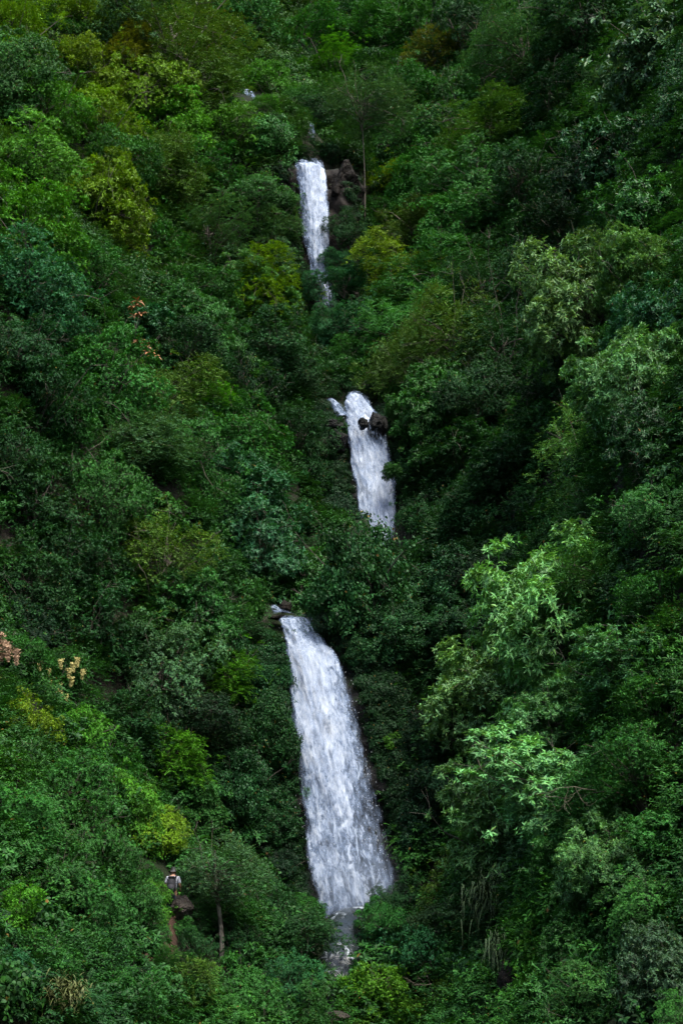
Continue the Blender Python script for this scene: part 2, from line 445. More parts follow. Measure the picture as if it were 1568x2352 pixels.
small_fall('hidden_cascade', 'small broken cascade seen through leaves just above the upper waterfall', [(290, 696, 722, 134, .3, .45, .35), (304, 696, 724, 133.6, .3, .5, .35), (342, 700, 726, 133, .25, .45, .3)], 37)
small_fall('side_cascade', 'short side cascade left of the middle waterfall top', [(924, 748, 772, 102.0, .5, .6, .5), (936, 756, 786, 101.4, .55, .65, .6), (962, 774, 804, 100.6, .5, .65, .6)], 41)
small_fall('lip_cascade', 'small step of white water above the lip of the lower waterfall', [(1396, 621, 640, 83.2, .4, .6, .4), (1403, 622, 652, 82.7, .45, .6, .4), (1413, 626, 684, 82.2, .4, .5, .4)], 45)

# ------------------------------------------------------------------ rock faces behind the falls
CLIFF_PLANTS = []
def cliff(rows, name, label, mat, seed, side_l, side_r, clear=.6, plants=.35, nr=70, nc=60):
    """blocky rock buttress that the water runs over, its flanks running back into the slope"""
    rows = np.array(rows, float); t = np.linspace(-0.0, 1.06, nr)
    tr = (rows[:, 0] - rows[0, 0]) / (rows[-1, 0] - rows[0, 0])
    R = np.stack([np.interp(t, tr, rows[:, i]) for i in range(4)], axis=1)
    V = []
    def ring(Y, xl, xr, d, dz, back):
        L, Rr = at(xl, Y, d), at(xr, Y, d); w = Rr - L; wm = np.linalg.norm(w)
        for j in range(nc):
            f = j / (nc - 1)
            x = -side_l + f * (wm + side_l + side_r)        # metres from the left edge of the water
            p = L + w / wm * x
            out = max(0, -x, x - wm)
            lim = side_l if x < 0 else side_r
            yb = 0.25 + back + 0.15 * out + 2.2 * max(0, out / lim - 0.55) ** 1.5 * lim
            q = (p[0], p[2], seed)
            c = mnoise.voronoi((Vector((q[0] * .55, q[1] * .42, seed))))[0]
            yb += 0.55 * fbm((q[0] * .5, q[1] * .5, seed), 4) + 0.75 * (c[0] - .5) - 0.5 * min(out, 1.2)
            V.append(p + np.array([0, yb, dz]))
            keep = .25 if x < 0 else clear
            if out > keep and mnoise.random() < plants * min(1, (out - keep) / .5 + .2): CLIFF_PLANTS.append(p + np.array([0, yb - .1, dz]))
    ring(*R[0], 0.1, 6.0); ring(*R[0], 0.15, 2.0)
    for r in R: ring(*r, -0.1, 0)
    me = mesh_np(name, V, grid_faces(nr + 2, nc), mat, smooth=False)
    o = obj('cliff', me)
    tag(o, label, 'cliff')
cliff(FALLS['lower'][2:], 'lower_cliff', 'wet black rock face behind the tall lower waterfall', M['rock_dark'], 2.0, 2.4, 3.6, .55, .6)
cliff(FALLS['middle'][1:], 'middle_cliff', 'dark rock face behind the middle waterfall', M['rock_dark'], 5.0, 2.0, 2.0, .2, .4)
cliff(FALLS['upper'], 'upper_cliff', 'brown rock face behind the narrow upper waterfall', M['rock_brown'], 9.0, 1.8, 2.6, 1.2, .12)

def boulder(X, Y, d, rx, rz, mat, label, seed, name='boulder', ry=None):
    P = at(X, Y, d); k = px_per_m(P)
    a, c = rx / k, rz / k; b = ry if ry else (a + c) / 2
    bm = bmesh.new(); bmesh.ops.create_icosphere(bm, subdivisions=5, radius=1)
    g = np.random.default_rng(seed)
    cuts = [(Vector(norm(g.normal(size=3))), g.uniform(.62, .92)) for _ in range(11)]
    for v in bm.verts:
        n = v.co.copy()
        for cn, cd in cuts:
            h = n.dot(cn) - cd
            if h > 0: n -= cn * h * 0.9
        crk = mnoise.voronoi(n * 2.2 + Vector((seed, 1, 0)))[0]
        n *= 1 + 0.16 * fbm(n * 1.6 + Vector((seed, 0, 0)), 5) - 0.06 * max(0, .12 - (crk[1] - crk[0])) / .12 + .015 * math.sin(n.z * 16 + 3 * fbm(n, 2))
        v.co = Vector((n.x * a, n.y * b, n.z * c))
    me = bpy.data.meshes.new(name); bm.to_mesh(me); bm.free(); me.materials.append(mat)
    o = obj(name, me, loc=P); o.rotation_euler = (0, 0, g.uniform(-.3, .3))
    return tag(o, label, 'rock')
boulder(833, 974, 98.2, 13, 15, M['rock_dark'], 'small black boulder standing in the middle waterfall', 1)
boulder(868, 977, 98.6, 23, 36, M['rock_dark'], 'large black mossy boulder right of the middle waterfall top', 2)
boulder(770, 978, 99.0, 27, 15, M['rock_dark'], 'flat dark ledge rock left of the middle waterfall', 3)
boulder(776, 1012, 99.0, 24, 34, M['rock_dark'], 'dark rock shoulder below the ledge left of the middle waterfall', 14)
boulder(787, 434, 124.9, 46, 70, M['rock_shade'], 'tall brown rock shoulder right of the upper waterfall', 4)
boulder(664, 440, 124.4, 21, 60, M['rock_shade'], 'narrow brown rock shoulder left of the upper waterfall', 5)
boulder(655, 1394, 82.9, 16, 17, M['rock_brown'], 'squarish brown rock above the lower waterfall lip', 6)
boulder(640, 1419, 82.0, 26, 7, M['rock_brown'], 'flat brown slab at the lower waterfall lip', 7)
_q = on_slope(418, 2088, .5)
boulder(418, 2088, _q[1] - .3, 27, 30, M['rock_grey'], 'pale grey-brown boulder beside the footpath below the hiker', 8)
boulder(805, 2150, 67.0, 22, 15, M['rock_grey'], 'grey rock in the stream below the lower waterfall', 9)
boulder(768, 2338, 57.6, 34, 16, M['rock_grey'], 'brown-grey rock in the stream at the bottom edge', 10)
_q = on_slope(1170, 2260, .3)
boulder(1170, 2260, _q[1] - .2, 26, 55, M['rock_brown'], 'brown streaked rock wall under the hanging grass', 12)

# ------------------------------------------------------------------ stream and path
def ribbon(name, pts, w, mat, lift, label, cat, n=40):
    pts = np.array(pts); t = np.linspace(0, 1, n); tt = np.linspace(0, 1, len(pts))
    C = np.stack([np.interp(t, tt, pts[:, i]) for i in (0, 1)], axis=1)
    T = norm(np.gradient(C, axis=0)); N = np.stack([-T[:, 1], T[:, 0]], 1)
    m = 9; V = []
    for i in range(n):
        for j in range(m):
            s = j / (m - 1) * 2 - 1
            q = C[i] + N[i] * s * w * (1 + .3 * mnoise.noise(Vector((i * .3, s, 2))))
            V.append((q[0], q[1], height(q[0], q[1]) + lift * (1 - s ** 4) - 0.1 * s ** 4))
    o = obj(name, mesh_np(name, V, grid_faces(n, m), mat, smooth=True))
    return tag(o, label, cat, kind='structure')
stream_pts = [on_slope(X, Y) for X, Y in ((800, 2080), (800, 2105), (790, 2140), (782, 2200), (778, 2240), (760, 2300), (750, 2352))] + [np.array([0, 45, 0]), np.array([4, 30, 0])]
ribbon('stream', stream_pts, 0.8, M['stream'], 0.35, 'white water stream running out below the lower waterfall', 'stream')
path_pts = [on_slope(X, Y) for X, Y in ((330, 2215), (372, 2190), (398, 2170), (398, 2130), (405, 2095), (398, 2070))]
ribbon('footpath', path_pts, 0.17, M['path'], 0.12, 'trodden reddish earth footpath below the hiker', 'path')

# ------------------------------------------------------------------ foliage builders
DIAMOND = (np.array([[0, 0, 0], [.42, .5, .10], [1, 0, -.12], [.42, -.5, .10]]), np.array([[0, 1, 2], [0, 2, 3]]))
OVAL = (np.array([[0, 0, 0], [.22, .36, .05], [.6, .46, .04], [1, 0, -.18], [.6, -.46, .04], [.22, -.36, .05], [.5, 0, -.02]]),
        np.array([[0, 6, 1], [1, 6, 2], [2, 6, 3], [3, 6, 4], [4, 6, 5], [5, 6, 0]]))
def leaves(base, axis, nrm, L, W, tpl, r1, tip, r2):
    axis = norm(axis); side = norm(np.cross(nrm, axis)); up = np.cross(axis, side)
    T, F = tpl; n = len(base)
    V = (base[:, None] + axis[:, None] * (T[None, :, 0:1] * L[:, None, None]) + side[:, None] * (T[None, :, 1:2] * W[:, None, None])
         + up[:, None] * (T[None, :, 2:3] * L[:, None, None]))
    tris = (np.arange(n)[:, None, None] * len(T) + F[None]).reshape(-1, 3)
    c = np.stack([r1, tip, r2, np.ones(n)], 1)
    return V.reshape(-1, 3), tris, np.repeat(c, len(F), axis=0)
class Foliage:
    def __init__(self): self.V, self.T, self.C, self.k = [], [], [], 0
    def add(self, V, T, C):
        self.V.append(V); self.T.append(T + self.k); self.C.append(C); self.k += len(V)
    def mesh(self, name, mat):
        return mesh_np(name, np.concatenate(self.V), np.concatenate(self.T), mat, {'leaf': ('FACE', 'FLOAT_COLOR', np.concatenate(self.C))})
def sprigs(F, g, pos, ax, kind, L, W, per, tpl, young, tone):
    """leafy twig ends: kind 'whorl' a drooping rosette, 'spray' a flat alternate twig, 'frond' pairs of leaflets on a stalk, 'shingle' leaves lying on a surface"""
    n = len(pos); up = np.array([0, 0, 1.0])
    if kind == 'whorl':
        e1 = norm(np.cross(ax, g.normal(size=(n, 3)))); e2 = np.cross(ax, e1)
        ph = (np.arange(per) * 2.4)[None] + g.uniform(0, 6.3, (n, 1)) + g.normal(0, .3, (n, per))
        el = g.uniform(.1, 1.0, (n, per))
        d = (e1[:, None] * np.cos(ph)[..., None] + e2[:, None] * np.sin(ph)[..., None]) * np.cos(el)[..., None] + ax[:, None] * np.sin(el)[..., None]
        d[..., 2] -= 0.30
        b = pos[:, None] - ax[:, None] * g.uniform(0, .5, (n, per, 1)) * L
        nr = ax[:, None] + 0.4 * up + g.normal(0, .16, (n, per, 3))
    elif kind == 'spray':
        d0 = norm(ax + g.normal(0, .5, (n, 3))); d0[:, 2] *= .5; d0 = norm(d0)
        sd_ = norm(np.cross(d0, up) + g.normal(0, .15, (n, 3)))
        q = np.linspace(0, 1, per)[None, :, None]; alt = np.where(np.arange(per) % 2 == 0, 1, -1)[None, :, None]
        b = pos[:, None] + d0[:, None] * q * L * per * .38; b[..., 2] -= (q[..., 0] ** 2) * L * .8
        d = d0[:, None] * .6 + sd_[:, None] * alt * .8 + g.normal(0, .25, (n, per, 3)); d[..., 2] -= .15
        nr = up * .7 + ax[:, None] * .7 + g.normal(0, .22, (n, per, 3))
    elif kind == 'frond':
        d0 = norm(ax + g.normal(0, .45, (n, 3)))
        sd_ = norm(np.cross(d0, up) + g.normal(0, .1, (n, 3)))
        h = per // 2; q = np.repeat(np.linspace(.1, 1, h), 2)[None, :, None]; alt = np.tile([1, -1], h)[None, :, None]
        b = pos[:, None] + d0[:, None] * q * L * h * .42; b[..., 2] -= q[..., 0] ** 2 * L * h * .22
        d = d0[:, None] * .45 + sd_[:, None] * alt + g.normal(0, .12, (n, per, 3)); d[..., 2] -= .25
        nr = up + g.normal(0, .2, (n, per, 3)) + 0 * d
    else:
        b = pos[:, None] + g.normal(0, L * .7, (n, per, 3))
        d = np.cross(ax[:, None], g.normal(size=(n, per, 3))) + np.array([0, 0, -.9]); nr = ax[:, None] + g.normal(0, .35, (n, per, 3)) + up * .25
    sh = (n, per); bc = np.ones(sh)
    r1 = np.clip(bc * tone[:, None] + g.normal(0, .17, sh), 0, 1)
    tipv = bc * young[:, None] * g.uniform(.4, 1, sh)
    r2 = g.random(sh)
    LL = L * g.uniform(.65, 1.25, sh); WW = W * g.uniform(.7, 1.2, sh)
    F.add(*leaves(b.reshape(-1, 3), d.reshape(-1, 3), (nr + 0 * d).reshape(-1, 3), LL.ravel(), WW.ravel(), tpl, r1.ravel(), tipv.ravel(), r2.ravel()))
def tube(bmv, pts, rad, seg=6):
    """append a tapered tube to (verts, faces) lists"""
    V, Fc = bmv; pts = np.array(pts, float); k = len(V)
    for i, p in enumerate(pts):
        t = pts[min(i + 1, len(pts) - 1)] - pts[max(i - 1, 0)]; t = t / max(np.linalg.norm(t), 1e-6)
        a = np.cross(t, [0.3, .9, .2]); a = a / np.linalg.norm(a); b = np.cross(t, a)
        for s in range(seg):
            th = 2 * math.pi * s / seg
            V.append(p + (a * math.cos(th) + b * math.sin(th)) * rad[i])
    for i in range(len(pts) - 1):
        for s in range(seg):
            Fc.append((k + i * seg + s, k + i * seg + (s + 1) % seg, k + (i + 1) * seg + (s + 1) % seg, k + (i + 1) * seg + s))
R0 = 3.0        # crown radius of every tree prototype, metres
HC = 3.6        # height of the crown centre
def make_crown(seed, kind, L, W, per, tpl, ncl, nsp, mat, flat=.9, clump=(.15, .30), young=.35, R=R0, hc=HC):
    """several domes of foliage at different heights, each a shell of leafy clumps, and a few clumps reaching out on long limbs"""
    g = np.random.default_rng(seed)
    F = Foliage()
    nl = g.integers(6, 10)
    lc = np.concatenate([[[0, 0, 0]], norm(g.normal(size=(nl, 3)) * np.array([1, 1, .9])) * g.uniform(.45, .8, (nl, 1)) * R])
    lr = np.r_[.52, g.uniform(.24, .46, nl)] * R
    C = []
    for c, r in zip(lc, lr):
        m = max(8, int(ncl * 2.6 * (r / R) ** 2)); i = np.arange(m); z = 1 - 2 * (i + .5) / m; ph = i * 2.39996 + g.uniform(0, 6)
        D = norm(np.stack([np.sqrt(1 - z * z) * np.cos(ph), np.sqrt(1 - z * z) * np.sin(ph), z], 1) + g.normal(0, .16, (m, 3)))
        p = c + D * r * g.uniform(.78, 1.05, (m, 1)) * np.array([1, 1, flat])
        inside = np.array([any(np.linalg.norm((q - c2) / np.array([1, 1, flat])) < .72 * r2 for c2, r2 in zip(lc, lr)) for q in p])
        C.append(p[~inside])
    reach = norm(g.normal(size=(14, 3)) * np.array([1, 1, .8])) * g.uniform(.95, 1.3, (14, 1)) * R * np.array([1, 1, flat])
    inner = norm(g.normal(size=(6, 3))) * g.uniform(.1, .4, (6, 1)) * R
    C = np.concatenate(C + [reach, inner]); rc = R * g.uniform(*clump, len(C)); rc[-20:-6] = R * g.uniform(.08, .17, 14)
    for c, r in zip(C, rc):
        n = max(5, int(nsp * (r / (R * .25)) ** 2))
        o = norm(c + 1e-6)
        v = norm(g.normal(size=(n, 3)) + .9 * o + np.array([0, 0, .7]))
        p = c + v * (r * g.uniform(.45, 1.12, (n, 1))) * np.array([1.1, 1.1, .7])
        p[:, 2] -= 0.16 * np.linalg.norm((p - c)[:, :2], axis=1) ** 2 / max(r, .1)
        ax = norm(v * .7 + np.array([0, 0, .45]) + g.normal(0, .25, (n, 3)))
        top = np.clip((v[:, 2] - .45) * 1.4, 0, 1) * np.clip((c[2] / R + .3), 0, 1)
        cy = g.uniform(.2, 1)
        yy = top * (g.random(n) < young * 1.6 * cy) * cy
        tone = np.full(n, g.uniform(.25, .75)) + g.normal(0, .08, n)
        sprigs(F, g, p + np.array([0, 0, hc]), ax, kind, L, W, per, tpl, yy, tone)
    crown = F.mesh('crown', mat)
    V, Fc = [], []
    bend = g.normal(0, .12, 2) * R
    tp = [np.array([bend[0] * t * t, bend[1] * t * t, -1.8 + t * (hc + 1.8 + .25 * R)]) for t in np.linspace(0, 1, 9)]
    tube((V, Fc), tp, np.linspace(.055, .02, 9) * R, 8)
    trunk = mesh_np('trunk', V, Fc, M['bark'], smooth=True)
    V, Fc = [], []
    for c in C[g.permutation(len(C))[:26]]:
        s = tp[g.integers(4, 8)]; e = c + np.array([0, 0, hc])
        m = (s + e) / 2 + g.normal(0, .07, 3) * R; m[2] += .05 * R
        tube((V, Fc), [s, (s + m) / 2 + g.normal(0, .02, 3) * R, m, (m + e) / 2 + g.normal(0, .03, 3) * R, e], np.array([.017, .014, .011, .008, .004]) * R, 5)
        for _ in range(3):
            q = e + norm(g.normal(size=3) + norm(c)) * .32 * R
            tube((V, Fc), [e, (e + q) / 2 + g.normal(0, .02, 3) * R, q], np.array([.005, .004, .002]) * R, 4)
    limbs = mesh_np('limbs', V, Fc, M['bark'], smooth=True)
    return {'crown': crown, 'trunk': trunk, 'limbs': limbs}
PROTO = {
    'broad': [make_crown(s, 'whorl', .205, .068, 8, DIAMOND, 42, 40, M['leaf_gloss'], flat=.85, young=.5) for s in (11, 12, 13)],
    'fine': [make_crown(s, 'spray', .13, .065, 8, DIAMOND, 42, 46, M['leaf'], clump=(.12, .28), young=.3) for s in (21, 22, 23)],
    'small': [make_crown(s, 'whorl', .135, .060, 7, DIAMOND, 42, 52, M['leaf'], clump=(.12, .30), young=.35) for s in (31, 32, 33, 34, 35)],
    'frond': [make_crown(s, 'frond', .15, .06, 14, DIAMOND, 38, 24, M['leaf'], flat=.85, clump=(.15, .28), young=.5) for s in (41, 42)],
    'big': [make_crown(s, 'whorl', .30, .13, 7, OVAL, 38, 20, M['leaf_gloss'], young=.35) for s in (51, 52)],
    'vine': [make_crown(s, 'shingle', .15, .12, 7, OVAL, 44, 36, M['leaf'], flat=1.1, clump=(.18, .30), young=.25) for s in (61, 62)],
    'airy': [make_crown(s, 'spray', .14, .06, 8, DIAMOND, 44, 30, M['leaf'], flat=1.1, clump=(.11, .26), young=.3) for s in (71, 72)],
}
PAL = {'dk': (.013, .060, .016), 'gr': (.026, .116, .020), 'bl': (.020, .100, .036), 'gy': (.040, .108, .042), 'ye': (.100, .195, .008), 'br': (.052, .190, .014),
       'ol': (.046, .108, .014), 'au': (.100, .120, .010), 'pa': (.060, .180, .054), 'pg': (.090, .230, .070), 'dg': (.006, .030, .010)}  # dk, dg: dark leaves that also put the right hollow's shade into colour
_tree_n = 0
def tree(X, Y, R, kind, col, label, group='trees on the gorge slopes', above=1.0, name='broadleaf_tree', cat='tree', bark_mat=None, sz=None, d=None):
    """crown centred on that spot of the slope; R is the crown radius in photo units"""
    global _tree_n
    g = np.random.default_rng(1000 + _tree_n); _tree_n += 1
    R = R * 1.32; above *= .62
    P = on_slope(X, Y, 1.6 * above); k = px_per_m(P)
    P = on_slope(X, Y, R / k * above); k = px_per_m(P)
    if d: P = at(X, Y, d); k = px_per_m(P)
    s = R / k / R0
    protos = PROTO[kind]; pr = protos[g.integers(len(protos))]
    z = s * (sz or g.uniform(.85, 1.4))
    e = obj(name, None, loc=(P[0], P[1], P[2] - HC * z))
    e.rotation_euler = (g.normal(0, .14), g.normal(0, .14), g.uniform(0, 6.28)); e.scale = (s * g.uniform(.82, 1.22), s * g.uniform(.82, 1.22), z)
    c = np.array(PAL[col]) * g.uniform(.88, 1.14) * (1 + g.normal(0, .05, 3))
    tag(e, label, cat, group)
    for part in (('limbs', 'crown') if name in ('bank_bush', 'vine_thicket') else ('trunk', 'limbs', 'crown')):
        o = obj(part, pr[part], e)
        if part == 'crown': o.color = (*c, 1)
        elif bark_mat:
            me = pr[part].copy(); me.materials[0] = bark_mat; o.data = me
    return e

# ------------------------------------------------------------------ mist where the lower fall strikes the pool
km = NT('mist'); km.n.remove(km.b)
pv = km.new('ShaderNodeVolumePrincipled'); pv.inputs['Density'].default_value = 0.10; pv.inputs['Color'].default_value = (.80, .90, 1, 1); pv.inputs['Anisotropy'].default_value = 0.2
mg = km.new('ShaderNodeTexGradient', gradient_type='QUADRATIC_SPHERE'); mc = km.new('ShaderNodeMapping'); mc.inputs['Scale'].default_value = (1 / 2.9, 1 / 1.7, 1 / 2.6)
km.link(km.new('ShaderNodeTexCoord').outputs['Object'], mc.inputs[0]); km.link(mc.outputs[0], mg.inputs[0])
km.link(km.math('MULTIPLY', mg.outputs['Fac'], 0.16), pv.inputs['Density'])
km.link(pv.outputs[0], km.out.inputs['Volume'])
bm = bmesh.new(); bmesh.ops.create_icosphere(bm, subdivisions=3, radius=1)
for v in bm.verts: v.co = v.co * (1 + .25 * fbm(v.co * 1.5, 2)) ; v.co.x *= 2.9; v.co.y *= 1.7; v.co.z *= 2.6
me = bpy.data.meshes.new('mist'); bm.to_mesh(me); bm.free(); me.materials.append(km.m)
tag(obj('mist', me, loc=at(822, 2030, 72.4)), 'pale mist hanging at the foot of the lower waterfall', 'mist', kind='stuff')

